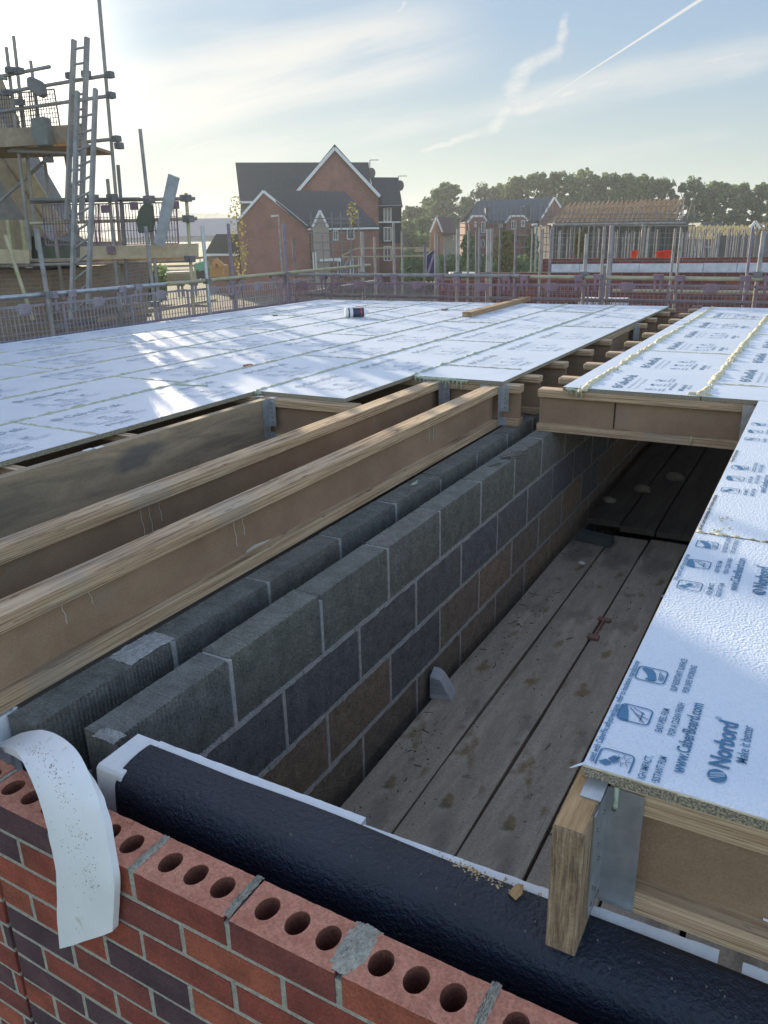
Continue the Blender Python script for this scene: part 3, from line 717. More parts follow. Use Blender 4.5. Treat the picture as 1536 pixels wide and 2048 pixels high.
def white_veins(mb, x0, y0, z):
    c_ = (.487 + x0, .055 + y0)
    for q in (-.005, .0, .005, .009):
        mb.add([(c_[0] - .010, c_[1] - .008 + q, z), (c_[0] - .010, c_[1] - .0068 + q, z), (c_[0] + .011, c_[1] + .0062 + q * .6, z), (c_[0] + .011, c_[1] + .005 + q * .6, z)], [(0, 1, 2, 3)])
PRINTS = {}
def print_data(n, off, level, im):
    key = (n, round(off, 2), level, im.name)
    if key not in PRINTS:
        mb = MB()
        for k_ in range(n): print_block(mb, 0, off + .75 * k_, .0232, level)
        me = bpy.data.meshes.new('printed_lettering'); me.from_pydata(mb.v, [], mb.f); me.materials.append(im); PRINTS[key] = me
    return PRINTS[key]
def sheet(x0, x1, y0, y1, label, off=.1, level=1, group='white floor sheets', prints=True, rag=0., cutx=0.):
    t = thing('floor_sheet', label, 'floor sheet', (x0, y0, .245), 0, group)
    dz = random.uniform(-.0006, .0006)
    W, L_ = x1 - x0 - .003, y1 - y0 - .003
    local(MB().box((0, 0, 0), (W, L_, .0212)), 'chipboard', chip, t)
    # film: subdivided slightly wavy skin
    nx, ny = max(2, int(W / .05)), max(2, int(L_ / .05)); vs = []; fs = []
    for i in range(nx + 1):
        for j in range(ny + 1):
            x = W * i / nx; y = L_ * j / ny
            w = mnoise.noise(Vector(((x0 + x) * 1.4, (y0 + y) * 1.1, 3))) * .0009 + mnoise.noise(Vector(((x0 + x) * 5, (y0 + y) * 4, 7))) * .0003
            e = random.uniform(-rag, rag) if (j == 0 and rag) else 0
            vs.append((x, y + (e if rag else 0), .0222 + w * (1 if 0 < i < nx and 0 < j < ny else .3)))
    for i in range(nx):
        for j in range(ny):
            a = i * (ny + 1) + j; fs.append((a, a + ny + 1, a + ny + 2, a + 1))
    # underside so that the film has thickness
    vs += [(0, 0, .0213), (W, 0, .0213), (W, L_, .0213), (0, L_, .0213)]; b = len(vs) - 4; fs.append((b + 3, b + 2, b + 1, b))
    fl = local(MB().add(vs, fs), 'film', film, t, smooth=True)
    if prints:
        n = int((L_ - off - .05) / .75) + 1
        n = min(n, 6)
        while n > 0 and off + .75 * (n - 1) + .46 > L_: n -= 1
        if n > 0 and W > .55:
            o = bpy.data.objects.new('printed_lettering', print_data(n, off, level, ink_f if x0 < -1.7 else ink_m)); col.objects.link(o); o.parent = t; o.location = (-.0, 0, .0008)
    return t
YEND = 9.62
rows = [-1.61, -2.21, -2.81, -3.41, -4.01, -4.61, -5.21, -5.81, -6.41]
cuts = [[4.30, 4.745, 7.235, YEND], [3.50, 5.955, 8.60, YEND], [1.0, 2.35, 4.785, 7.30, YEND], [1.0, 3.54, 6.02, 8.5, YEND],
        [1.0, 2.4, 4.84, 7.26, YEND], [1.0, 3.6, 6.1, 8.62, YEND], [1.2, 2.45, 4.9, 7.4, YEND], [1.2, 3.7, 6.15, YEND]]
rn = ['the row bordering the open gap', 'the row beside the stained plank hanger', 'the third row from the open gap', 'the fourth row from the open gap', 'the fifth row from the open gap', 'the sixth row from the open gap', 'the seventh row from the open gap', 'the outermost left row by the mesh guards']
for i in range(8):
    c = cuts[i]
    for j in range(len(c) - 1):
        sheet(rows[i + 1], rows[i], c[j], c[j + 1], 'white floor sheet, %s one in %s' % (ORD[j], rn[i]), off=random.choice([.1, .18]), level=1)
# right deck
rr_ = [(-1.245, -1.128), (-1.125, -.515), (-.512, .09), (.093, .69), (.693, 1.29), (1.293, 1.88)]
rc = [[4.27, 6.5, YEND], [4.27, 5.87, 8.35, YEND], [4.27, 4.67, 7.1, YEND], [4.27, 6.0, 8.4, YEND], [4.27, 6.9, YEND], [4.27, 6.0, YEND]]
rl = ['the narrow strip along the gap', 'the row between the two yellow foam lines', 'the row right of the second yellow foam line', 'the right deck row cut by the photo edge', 'the hidden second outermost right row', 'the hidden outermost right row']
for i, (a, b) in enumerate(rr_):
    for j in range(len(rc[i]) - 1):
        sheet(a, b, rc[i][j], rc[i][j + 1], 'white floor sheet, %s one in %s' % (ORD[j], rl[i]), off=.08 + .05 * (j % 2), prints=i < 4)
sheet(.963, 1.56, 1.06, 4.265, 'unseen white board added to darken the void, second right of the near board', prints=False, group=None)  # this and the next board are unseen, added to block sky light
sheet(1.563, 1.84, 1.06, 4.265, 'narrow unseen white board added to darken the void by the right wall', prints=False, group=None)
TRES = 3
NB = sheet(-.242, -.242 + .6, 1.06, 2.225, 'near printed white board with large blue lettering over the timber stub', prints=False, rag=.0015, group=None)
NB2 = sheet(-.242, -.242 + .6, 2.23, 4.265, 'second white board behind the near board, its seam stained yellow', prints=False, group=None)
sheet(.362, .96, 1.06, 3.4, 'white board right of the near board, beyond the photo edge', prints=False, group=None)
sheet(.362, .96, 3.405, 4.265, 'small white board infill before the right deck, beyond the near seam', prints=False, group=None)
def near_print(t, offs, y_base):
    mb = MB(); vn = MB()
    for o_ in offs: print_block(mb, -.293, o_, 0, 0); white_veins(vn, -.293, o_, .0008)
    # seam note running along the left edge
    for yy, b in ((.012, 'used with CaberFix adhesives/tapes, refer to insulation manufacturer'), (.80, 'When used with CaberFix joint and sealing tape')):
        if yy > 1.1: continue
        vs, fs = text_mesh(b, .0155, .0135, yy, .0003, sx=.82 if yy < .5 else .6)
        mb.add([(p[0], p[1], 0) for p in vs if 1], fs)
    lim = y_base
    mb2 = MB(); 
    keep = [f for f in mb.f if all(.004 < mb.v[i][1] < lim for i in f)]
    mb2.v = mb.v; mb2.f = keep
    o = local(mb2, 'printed_lettering', ink, t); o.location = (0, 0, .0239)
    vn.f = [f for f in vn.f if all(0 < vn.v[i][1] < lim for i in f)]
    if vn.f:
        o = local(vn, 'logo_veins', film, t); o.location = (0, 0, .0239)
near_print(NB, [.012, .762], 1.16)
near_print(NB2, [.42, 1.17], 2.0)
near_print(NB2, [-.40], 2.0)
mb = MB(); cross_y = 2.2275
for i in range(34):
    x = -.232 + .30 * random.random() ** 2.2; y = cross_y + random.gauss(0, .004); r_ = random.uniform(.002, .0055)
    mb.tube([(x - r_ * 2, y, .2675), (x, y + r_ * .4, .2685 + r_ * .35), (x + r_ * 2, y, .2675)], r_ * .6, 6)
for i in range(26):
    x = -.185 + random.gauss(0, .012); y = cross_y + abs(random.gauss(0, .07)); r_ = random.uniform(.001, .003)
    mb.tube([(x - r_, y, .2672), (x + r_, y + r_ * 2, .268)], r_, 5)
tag(mb.build('glue_bead', foam, origin=(-.2, 2.2275, .267), smooth=True), 'lumpy yellow glue along the seam of the near printed board', 'glue')
# ragged film edge: little torn strip at the board corner
mb = MB(); mb.tube([(-.240, 1.062, .268), (-.248, 1.055, .2665), (-.256, 1.052, .262), (-.262, 1.055, .256)], .0018, 6, rf=lambda i: .0024 - .0005 * i)
mb.build('torn_film', film, NB, smooth=True)
mb = MB(); y = 1.0588
x = -.241
while x < .35:
    w = random.uniform(.008, .03); mb.box((x, y - random.uniform(.0003, .0018), .2650 + random.uniform(-.001, .0005)), (x + w, y + .001, .2676)); x += w
mb.build('cut_film_lip', plain('raw_cut_lip', (.62, .55, .40), .9), NB)
# ---- foam glue beads along the seams
def bead(label, x, y0, y1, r, m, z=.268, rough=1.0, step=.012, drift=0.0, name='glue_bead', g='glue seams'):
    mb = MB(); n = int((y1 - y0) / step); pts = []
    for i in range(n + 1):
        y = y0 + (y1 - y0) * i / n
        pts.append((x + r * .5 * rough * mnoise.noise(Vector((y * 9, x * 7, 1))) + drift * (i / n), y, z - r * .35 + r * .3 * mnoise.noise(Vector((y * 14, x, 2)))))
    mb.tube(pts, r, 8, rf=lambda i: max(.15 * r, r * (.75 + .75 * rough * mnoise.noise(Vector((pts[i][1] * 22, x * 3, 9))) + .35 * rough * random.random())))
    if rough > 1:
        for i in range(int((y1 - y0) * 55)):
            y = random.uniform(y0, y1); 
            if mnoise.noise(Vector((y * 1.5, x, 4))) < -.12: continue
            s_ = random.uniform(.25, .7) * r; xx = x + random.gauss(0, r * .75)
            mb.tube([(xx, y, z - .001), (xx + s_ * random.uniform(-1, 1), y + s_, z + s_ * .9), (xx + s_ * random.uniform(-1.6, 1.6), y + 1.7 * s_, z + .1 * s_)], s_ * .6, 5)
    o = mb.build(name, m, origin=(x, y0, z), smooth=True)
    return tag(o, label, 'glue seam', g)
bead('thick crusty yellow foam line left on the right deck', -1.127, 4.2, 9.5, .0155, foam, rough=1.6)
bead('thick crusty yellow foam line right on the right deck, ending at the near board', -.513, 4.29, 9.5, .0165, foam, rough=1.6)
for i, x in enumerate(rows[1:8]):
    bead('long grey green glue seam, %s from the open gap' % ORD1[i], x, cuts[i][0] if i < 2 else 1.1, YEND - .02, [.015, .0145, .0135, .0125, .012, .011, .010][i], seam_m if i else foam_g, rough=.8, step=.02)
mb = MB()
def cross_bead(mb, x0, x1, y, r):
    n = int((x1 - x0) / .015); pts = [(x0 + (x1 - x0) * i / n, y + .003 * math.sin(i), .2665) for i in range(n + 1)]
    mb.tube(pts, r, 6, rf=lambda i: r * random.uniform(.5, 1.5))
k_ = 0
for i in range(7):
    for y in cuts[i][1:-1]:
        mb = MB(); cross_bead(mb, rows[i + 1] + .02, rows[i] - (.05 if i == 0 else .01), y, .006 if y < 7 else .008); k_ += 1
        tag(mb.build('glue_bead', seam_m, origin=(rows[i + 1], y, .266), smooth=True), 'cross glue seam %s in %s' % (ORD[cuts[i][1:-1].index(y)], rn[i]), 'glue seam')
for i in (1, 2):
    for y in rc[i][1:-1]:
        mb = MB(); cross_bead(mb, rr_[i][0] + .02, rr_[i][1] - .01, y, .006)
        tag(mb.build('glue_bead', foam, origin=(rr_[i][0], y, .266), smooth=True), 'cross glue seam %s in %s' % (ORD[rc[i][1:-1].index(y)], rl[i].replace('the row ', '')), 'glue seam')
mb = MB(); n = 26
for i in range(n):
    x = -.585 + .11 * i / n; mb.tube([(x, 4.305 + random.uniform(-.006, .006), .266), (x + .006, 4.31, .272 + random.uniform(0, .006)), (x + .012, 4.305, .267)], .006, 6)
tag(mb.build('glue_blob', foam, origin=(-.55, 4.3, .266), smooth=True), 'flattened foam blob where the right foam line meets the header', 'glue')
# foam drips hanging off deck edges
def drips(label, x0, x1, y, n, zt=.262, lo=.02, hi=.07, m=foam_g):
    mb = MB(); mb.tube([(x0 + (x1 - x0) * i / 10, y, zt - .006 + .004 * math.sin(i * 2)) for i in range(11)], .009, 8, rf=lambda i: random.uniform(.006, .012))
    for i in range(n):
        x = x0 + (x1 - x0) * (i + random.random() * .5) / n; L_ = random.uniform(lo, hi); r = random.uniform(.0028, .0055)
        mb.tube([(x, y - .004, zt), (x, y - .006, zt - L_ * .5), (x + .001, y - .006, zt - L_)], r, 7, rf=lambda i: r * (1, .8, 1.25)[i])
    return tag(mb.build('glue_drips', m, origin=(x0, y, zt), smooth=True), label, 'glue')
drips('row of pale green glue drips under the front edge of the left deck', -2.19, -1.83, 4.294, 14)
drips('three pale glue drips at the left corner of the right deck', -1.225, -1.12, 4.262, 4, hi=.06)
drips('small green glue drip at the notch in the left deck', -2.81, -2.77, 3.49, 2, hi=.02)
# ---- loose things on the deck
t = thing('timber_batten', 'loose pale square timber batten lying on the far deck', 'timber batten', (-3.36, 7.9, .268))
tm = MB(); p0, p1 = Vector((-3.36, 7.80, .2935)), Vector((-3.46, 10.0, .2935)); tm.bar(p0, p1, .10, .05)
o = tm.build('batten_body', timber, t, bevel=.002)
d_ = (Vector((-4.40, 7.60, 0)) - Vector((-4.62, 7.38, 0))).normalized()
t = thing('adhesive_bottle', 'white glue bottle with dark label lying on the deck', 'bottle', (-4.5, 7.5, .268))
c0 = Vector((-4.62, 7.38, .318)); dd = Vector((.78, .62, 0)).normalized()
def cyl(a, b, r0, m, nm, r1=None):
    mb = MB(); P = [c0 + dd * (a + (b - a) * i / 4) for i in range(5)]; mb.tube(P, r0, 20, rf=lambda i: r0 + ((r1 - r0) * i / 4 if r1 else 0)); return mb.build(nm, m, t, smooth=False)
cyl(0, .006, .040, white, 'base', .048); cyl(.006, .035, .049, white, 'body'); cyl(.035, .05, .0495, plain('navy_label', (.03, .04, .08), .5), 'dark_band'); cyl(.05, .085, .0495, white, 'label')
cyl(.085, .17, .0498, plain('navy_label', (.03, .04, .08), .5), 'dark_label'); cyl(.17, .182, .0502, plain('red_stripe', (.5, .06, .05), .5), 'red_stripe'); cyl(.182, .205, .0496, plain('navy_label', (.03, .04, .08), .5), 'dark_band')
cyl(.205, .235, .049, white, 'shoulder', .03); cyl(.235, .26, .02, white, 'cap', .016)
for px, py, s_, lb, c in ((882, 621, .03, 'little brown packer lying near the loose batten', (.3, .2, .13)), (545, 632, .02, 'small dark stone on the deck left of the bottle', (.08, .08, .08)), (486, 733, .022, 'small reddish chip stuck to a seam on the left deck', (.45, .16, .1))):
    p = on(px, py, 2, .268); mb = MB(); mb.box((p.x, p.y, .2675), (p.x + s_ * 1.6, p.y + s_ * 3, .2675 + s_ * .5), .003)
    tag(mb.build('debris_chip', plain('chip_%d' % px, c, .9), origin=p), lb, 'debris')
p = on(352, 770, 2, .268)
mb = MB(); mb.tube([(p.x + i * .03, p.y + i * .006, .269) for i in range(8)], .008, 6, rf=lambda i: .008 * random.uniform(.5, 1.3))
tag(mb.build('glue_blob', foam_g, origin=p, smooth=True), 'green glue blob at the near end of a left deck seam', 'glue')

# ================================================================== RED BRICK OUTER WALL
def brick_wall(label, x0, x1, first, ztop=-.02, yf=.745, yb=.8455, courses=14, holes=True, pitch=.2275, bond=0):
    t = thing('brick_wall', label, 'brick wall', ((x0 + x1) / 2, yf, ztop - .075 * courses))
    F, T, Mo, HW = MB(), MB(), MB(), MB()
    for c in range(courses):
        zt = ztop - .075 * c; zb = zt - .065
        off = first + (pitch / 2 if (c + bond) % 2 else 0)
        k0 = int((x0 - off) / pitch) - 1
        x = off + k0 * pitch
        while x < x1:
            a, b = max(x + .0062, x0), min(x + pitch - .0062, x1)
            if b - a > .02:
                dy = random.uniform(-.0012, .0012)
                if c == 0:
                    # top course: side faces here, holed top separately (grid with holes cut)
                    bm = bmesh.new()
                    mid = (x + pitch / 2); hs = [mid - .0635, mid, mid + .0635]
                    yc = (yf + yb) / 2 + .002; r = .0205; nseg = 22
                    vo = []
                    # outer outline, slightly chipped
                    def edge(p, q, n_):
                        return [(p[0] + (q[0] - p[0]) * i / n_, p[1] + (q[1] - p[1]) * i / n_) for i in range(n_)]
                    outl = edge((a, yf + dy), (b, yf + dy), 22) + edge((b, yf + dy), (b, yb), 8) + edge((b, yb), (a, yb), 22) + edge((a, yb), (a, yf + dy), 8)
                    top = []
                    for (px_, py_) in outl:
                        s_ = .0004 + .0022 * max(0, mnoise.noise(Vector((px_ * 60, py_ * 60, 5))))
                        cxx = min(max(px_, a + .01), b - .01); cyy = min(max(py_, yf + .01), yb - .01)
                        dv = Vector((cxx - px_, cyy - py_)); dv = dv.normalized() * s_ if dv.length else dv
                        top.append((px_ + dv.x, py_ + dv.y, zt - s_ * .2))
                    edges = []
                    V = [bm.verts.new(p) for p in top]
                    for i in range(len(V)): edges.append(bm.edges.new((V[i], V[(i + 1) % len(V)])))
                    circs = []
                    for h_ in hs:
                        if h_ - r < a or h_ + r > b: continue
                        C_ = [bm.verts.new((h_ + (r + .0012 * mnoise.noise(Vector((h_ * 50, q, 0)))) * math.cos(2 * math.pi * q / nseg), yc + 1.28 * r * math.sin(2 * math.pi * q / nseg), zt)) for q in range(nseg)]
                        for i in range(nseg): edges.append(bm.edges.new((C_[i], C_[(i + 1) % nseg])))
                        circs.append(C_)
                    bmesh.ops.triangle_fill(bm, edges=edges, use_beauty=True, use_dissolve=False)
                    # hole walls and floor
                    for C_ in circs:
                        top_ = [(v_.co.x, v_.co.y, zt - .0015) for v_ in C_]; low_ = [(v_.co.x, v_.co.y, zb + .002) for v_ in C_]
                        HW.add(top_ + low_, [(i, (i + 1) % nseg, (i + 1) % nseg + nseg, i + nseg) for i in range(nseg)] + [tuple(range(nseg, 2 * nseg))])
                        Dn = [bm.verts.new((v_.co.x, v_.co.y, zt - .0015)) for v_ in C_]
                        for i in range(nseg): bm.faces.new((C_[i], C_[(i + 1) % nseg], Dn[(i + 1) % nseg], Dn[i]))
                    bm.verts.ensure_lookup_table(); bm.faces.ensure_lookup_table()
                    idx = {v_: i for i, v_ in enumerate(bm.verts)}
                    T.add([tuple(v_.co) for v_ in bm.verts], [tuple(idx[v_] for v_ in f.verts) for f in bm.faces]); bm.free()
                    n_ = len(outl)
                    low = [(p[0], p[1], zb) for p in outl]
                    F.add(top + low, [(i, (i + 1) % n_, (i + 1) % n_ + n_, i + n_) for i in range(n_)] + [tuple(range(n_, 2 * n_))])
                else:
                    F.box((a, yf + dy * .6, zb + .0008), (b, yb, zt - .0008), .0007)
            if c == 0:
                jz = zt - random.choice([.002, .012, .006])
                Mo.box((x - .0066, yf + .0015, zb), (x + .0066, yb - .003, jz), .001)
            elif a > x0:
                Mo.box((x - .0064, yf + .0012, zb), (x + .0064, yb - .003, zt), .0004)
            x += pitch
        # bed joint
        Mo.box((x0, yf + .0014, zb - .0112), (x1, yb - .002, zb + .0002))
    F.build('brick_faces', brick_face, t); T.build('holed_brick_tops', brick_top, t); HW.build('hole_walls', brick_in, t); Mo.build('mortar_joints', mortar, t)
    return t
bw = brick_wall('red brick wall in the foreground with three holes in each top brick', -1.4265, .5, -.755 + .2275 * 0)
brick_wall('short stretch of brick wall left of the upright movement gap', -2.6, -1.4405, -.755 - .03, ztop=-.02, bond=1)
# lumps of mortar left on the top course
def lump(cx, cy, rx, ry, hh, n=260):
    mb = MB()
    N1 = 22; vs = []; fs = []
    for i in range(N1 + 1):
        for j in range(N1 + 1):
            a, b = i / N1 * 2 - 1, j / N1 * 2 - 1
            d = math.hypot(a, b); nz_ = mnoise.noise(Vector((a * 2.4 + cx * 30, b * 2.4, 2))) * .5
            h_ = max(-.003, hh * (1 - d * 1.05 + nz_ * .7) + .0035 * mnoise.noise(Vector((a * 9, b * 9, cx * 10))) + .002 * random.random())
            vs.append((cx + a * rx, cy + b * ry, -.0198 + h_))
    for i in range(N1):
        for j in range(N1):
            q = i * (N1 + 1) + j; fs.append((q, q + N1 + 1, q + N1 + 2, q + 1))
    return mb.add(vs, fs)
lm_ = lump(-1.562, 1.345, .046, .085, .006); lm_.v = [(x, y, z + .020) for x, y, z in lm_.v]; lm_.build('mortar_smear', mortar_d, left_leaf)
m_ = lump(-.528, .80, .027, .05, .010); m_.build('mortar_lump', mortar, bw)
lump(-.76, .80, .0085, .05, .005).build('mortar_lump', mortar, bw)
lump(-.30, .80, .0085, .052, .006).build('mortar_lump', mortar, bw)
lump(-.984, .795, .0085, .05, .004).build('mortar_lump', mortar, bw)

# ================================================================== CAVITY CLOSER: white foam core under a black membrane
CC = thing('cavity_closer', 'black wrinkled membrane roll over white foam, along the brick wall', 'cavity closer', (-.3, .93, -.3))
def sweep(prof, xs_, name, m, jit=0., wav=0., smooth=True, edge_wob=0.):
    mb = MB(); n = len(prof); vs = []; fs = []
    for i, x in enumerate(xs_):
        for k_, (y, z) in enumerate(prof):
            wy = wav * mnoise.noise(Vector((x * 3, k_ * .35, 1))) + jit * mnoise.noise(Vector((x * 40, k_, 3)))
            wz = wav * .6 * mnoise.noise(Vector((x * 2.6, k_ * .3, 8))) + jit * mnoise.noise(Vector((x * 45, k_, 7)))
            if edge_wob and k_ == n - 1: wy += edge_wob * (mnoise.noise(Vector((x * 7, 0, 5))) + .5 * mnoise.noise(Vector((x * 22, 0, 5))))
            vs.append((x, y + wy, z + wz))
    for i in range(len(xs_) - 1):
        for k_ in range(n - 1):
            a = i * n + k_; fs.append((a, a + 1, a + n + 1, a + n))
    mb.add(vs, fs); fs.append
    return mb
xs1 = list(np.linspace(-1.205, .9, 260))
prof = [(.900, -.34), (.903, -.26), (.905, -.19), (.908, -.13), (.911, -.085), (.914, -.052), (.918, -.030), (.926, -.014), (.938, -.005), (.958, -.0005), (.985, .003), (1.010, .004), (1.022, .0035)]
xl = []
mb = sweep(prof, xs1, 'membrane', dpc, wav=.0085)
mem = mb.build('membrane', dpc, CC, smooth=True)
md = mem.modifiers.new('thick', 'SOLIDIFY'); md.thickness = .003; md.offset = 1
# foam core (white)
core = MB()
pr2 = [(.866, -.32), (.872, -.12), (.885, -.08), (.90, -.035), (.93, -.014), (.96, -.009), (1.045, -.004)]
def core_seg(x0, x1, back0, back1):
    n = int((x1 - x0) / .012) + 2; mbb = MB(); vs = []; fs = []; m__ = 8
    for i in range(n):
        x = x0 + (x1 - x0) * i / (n - 1); back = back0 + (back1 - back0) * i / (n - 1) + .0022 * mnoise.noise(Vector((x * 30, 1, 1))) + .0012 * random.random()
        P = [(.912, -.32), (.915, -.12), (.920, -.06), (.928, -.028), (.95, -.012), (back, -.001), (back + .001, -.05), (back, -.32)]
        for (y, z) in P: vs.append((x, y, z))
    for i in range(n - 1):
        for k_ in range(m__ - 1): a = i * m__ + k_; fs.append((a, a + 1, a + m__ + 1, a + m__))
    fs.append(tuple(range(m__))); fs.append(tuple(range((n - 1) * m__, n * m__)))
    return mbb.add(vs, fs)
core_seg(-1.2, -.655, 1.047, 1.052).build('foam_core', eps, CC)
core_seg(-.65, -.005, 1.034, 1.056).build('foam_core', eps, CC)
core_seg(.03, .9, 1.05, 1.045).build('foam_core', eps, CC)
# bare left end of foam
e = MB(); e.prism([(-1.268, .905, -.34), (-1.268, .911, -.10), (-1.268, .918, -.010), (-1.268, .926, -.003), (-1.268, 1.045, .0), (-1.268, 1.045, -.34)], (.078, 0, 0))
e.build('foam_end', eps, CC, bevel=.002)
# sawdust and chips
mb = MB()
for i in range(300):
    x = random.gauss(-.40, .035); y = 1.012 + random.gauss(0, .006) - (x + .4) * .08; s_ = random.uniform(.0008, .0026)
    mb.box((x, y, .004), (x + s_ * random.uniform(.6, 2), y + s_, .004 + s_ * random.uniform(.4, 1.8)), s_ * .3)
for i in range(70):
    x = random.uniform(-.36, -.26); y = 1.02 + random.gauss(0, .006); s_ = random.uniform(.0008, .002); mb.box((x, y, .003), (x + s_, y + s_ * 2, .003 + s_), s_ * .3)
tag(mb.build('sawdust', plain('sawdust_m', (.55, .40, .23), .95), origin=(-.4, 1.01, .004)), 'spill of tan sawdust on the membrane edge by the timber stub', 'sawdust', kind='stuff')
mb = MB(); mb.prism([(-.338, 1.0, .006), (-.322, .992, .005), (-.314, 1.004, .012), (-.318, 1.018, .018), (-.331, 1.016, .014)], (0, -.002, .003))
tag(mb.build('wood_chip', endgrain, origin=(-.33, 1, .006)), 'single pale wood chip on the membrane edge', 'wood chip')
mb = MB()
for i in range(70):
    x = random.uniform(-1.15, .2); y = random.uniform(.935, 1.02); s_ = random.uniform(.0006, .0018)
    mb.box((x, y, .0035), (x + s_ * 1.6, y + s_, .006 + s_), s_ * .3)
tag(mb.build('mortar_crumbs', plain('pale_crumbs', (.16, .155, .145), .95), origin=(-.5, .98, .004)), 'pale mortar crumbs scattered on top of the black membrane', 'crumbs', kind='stuff')
# left closer beyond the left leaf
t = thing('cavity_closer', 'end of a white foam block with mortar crumbs beside the left block leaf', 'cavity closer', (-1.8, .95, -.3))
mb = MB(); mb.box((-2.5, .88, -.34), (-1.618, .985, -.004), .003); mb.build('foam_core', eps, t, bevel=.003)
lmp = lump(-1.66, .955, .04, .035, .006); lmp.v = [(x, y, z + .018) for x, y, z in lmp.v]; lmp.build('mortar_lump', mortar_d, t)
lmp = lump(-1.325, 1.01, .035, .02, .008); lmp.v = [(x, y, z + .018) for x, y, z in lmp.v]; lmp.build('mortar_lump', mortar_d, right_leaf)

# ================================================================== CURLED FOAM STRIP over the brick wall
FS = thing('foam_strip', 'curled white foam strip hanging over the foreground brick wall', 'foam strip', (-1.2, .75, -.2))
def crm(P, n):
    P = [Vector(p) for p in P]; P = [P[0] * 2 - P[1]] + P + [P[-1] * 2 - P[-2]]; out = []
    for i in range(1, len(P) - 2):
        for k_ in range(n):
            t_ = k_ / n; a, b, c, d = P[i - 1:i + 3]
            out.append(.5 * ((2 * b) + (c - a) * t_ + (2 * a - 5 * b + 4 * c - d) * t_ ** 2 + (3 * b - a - 3 * c + d) * t_ ** 3))
    out.append(P[-2]); return out
prs = [((-30, 1640), (48, 1625), .90), ((-48, 1575), (44, 1560), .93), ((-42, 1525), (34, 1503), .95), ((-20, 1503), (48, 1473), .93), ((0, 1500), (88, 1466), .90), ((16, 1501), (132, 1486), .855), ((38, 1514), (168, 1527), .81),
       ((64, 1552), (194, 1576), .775), ((88, 1608), (213, 1634), .75), ((107, 1680), (226, 1705), .735), ((119, 1752), (234, 1758), .726), ((120, 1830), (233, 1810), .727), ((125, 1892), (231, 1857), .729)]
Lc = crm([on(*a, 1, y) for a, b, y in prs], 6)
Rc = crm([on(*b, 1, y) for a, b, y in prs], 6)
mb = MB(); vs = []; fs = []; nw = 8
for i, (a, b) in enumerate(zip(Lc, Rc)):
    nxt = Lc[min(i + 1, len(Lc) - 1)]; prv = Lc[max(i - 1, 0)]
    nr = (nxt - prv).cross(b - a).normalized()
    for k_ in range(nw + 1):
        t_ = k_ / nw; p = a.lerp(b, t_) + nr * (.0015 * mnoise.noise(Vector((i * .4, k_ * .6, 0)))); e_ = .0025 if k_ in (0, nw) else 0
        vs.append(p + nr * -(.010 - e_)); vs.append(p + nr * (.010 - e_))
st = (nw + 1) * 2
for i in range(len(Lc) - 1):
    for k_ in range(nw):
        a = i * st + k_ * 2; fs.append((a, a + 2, a + st + 2, a + st)); fs.append((a + 1, a + st + 1, a + st + 3, a + 3))
    a = i * st; fs.append((a, a + st, a + st + 1, a + 1)); a = i * st + nw * 2; fs.append((a, a + 1, a + st + 1, a + st))
for i in (0, len(Lc) - 1):
    for k_ in range(nw):
        a = i * st + k_ * 2; fs.append((a, a + 1, a + 3, a + 2))
mb.add(vs, fs); o = mb.build('foam_sheet_strip', epsd, FS, smooth=True)
o.data.polygons.foreach_set('use_smooth', [True] * len(o.data.polygons))
es = o.modifiers.new('e', 'EDGE_SPLIT'); es.split_angle = R_(50)

gm_ = MB()
for i in range(300):
    k0 = random.choice([random.gauss(38, 4), random.gauss(50, 5), random.gauss(58, 3)]); k0 = min(max(k0, 4), len(Lc) - 3)
    t_ = .25 + .014 * (k0 - 30) + random.gauss(0, .08) if random.random() < .6 else random.gauss(.5, .16)
    t_ = min(max(t_, .05), .95); a, b = Lc[int(k0)], Rc[int(k0)]; nx_ = (Lc[int(k0) + 1] - Lc[int(k0)]); n_ = nx_.cross(b - a).normalized()
    p = a.lerp(b, t_) + nx_ * random.random()
    sgn = 1 if n_.dot(Vector(CAM) - p) > 0 else -1; p = p + n_ * sgn * .0102; r_ = random.uniform(.0003, .0008)
    gm_.box((p.x - r_, p.y - r_, p.z - r_), (p.x + r_, p.y + r_, p.z + r_), r_ * .4)
gm_.build('grit', plain('brown_grit', (.33, .26, .16), .95), FS)

# ================================================================== EDGE PROTECTION: standards, rails, brick guards
def fitting(mb, p, s=.045):
    p = Vector(p); mb.box((p.x - s, p.y - s * .9, p.z - s * .7), (p.x + s * .9, p.y + s, p.z + s * .8), .004)
    mb.tube([p + Vector((s * .2, -s * 1.4, 0)), p + Vector((s * .2, s * 1.4, 0))], .011, 6)
def standard(label, x, y, z0, z1, m=tube, r=.0242, lean=(0, 0), group=None, fits=(), cat='scaffold tube', nm='scaffold_standard'):
    mb = MB(); mb.tube([(x, y, z0), (x + lean[0], y + lean[1], z1)], r, 12)
    if fits:
        t = thing(nm, label, cat, (x, y, z0), 0, group)
        mb.build('tube', m, t)
        for z in fits:
            f = MB(); q = (z - z0) / (z1 - z0); fitting(f, (x + lean[0] * q, y + lean[1] * q, z)); f.build('coupler', tube_dark, t)
        return t
    return tag(mb.build(nm, m, origin=(x, y, z0)), label, cat, group)
XF, YF = -7.2, 10.1
def far_x(px, py=560): return on(px, py, 1, YF + .07).x
far_std = [(724, 463, 'pale scaffold standard at the far rail, left of the middle'), (916, 458, 'scaffold standard at the far rail behind the loose batten'),
           (977, 458, 'thick scaffold standard at the far rail right of the loose batten'), (1174, 468, 'pale sunlit scaffold standard at the far rail near the deck gap'),
           (1528, 462, 'rightmost pale scaffold standard by the right edge of the photo')]
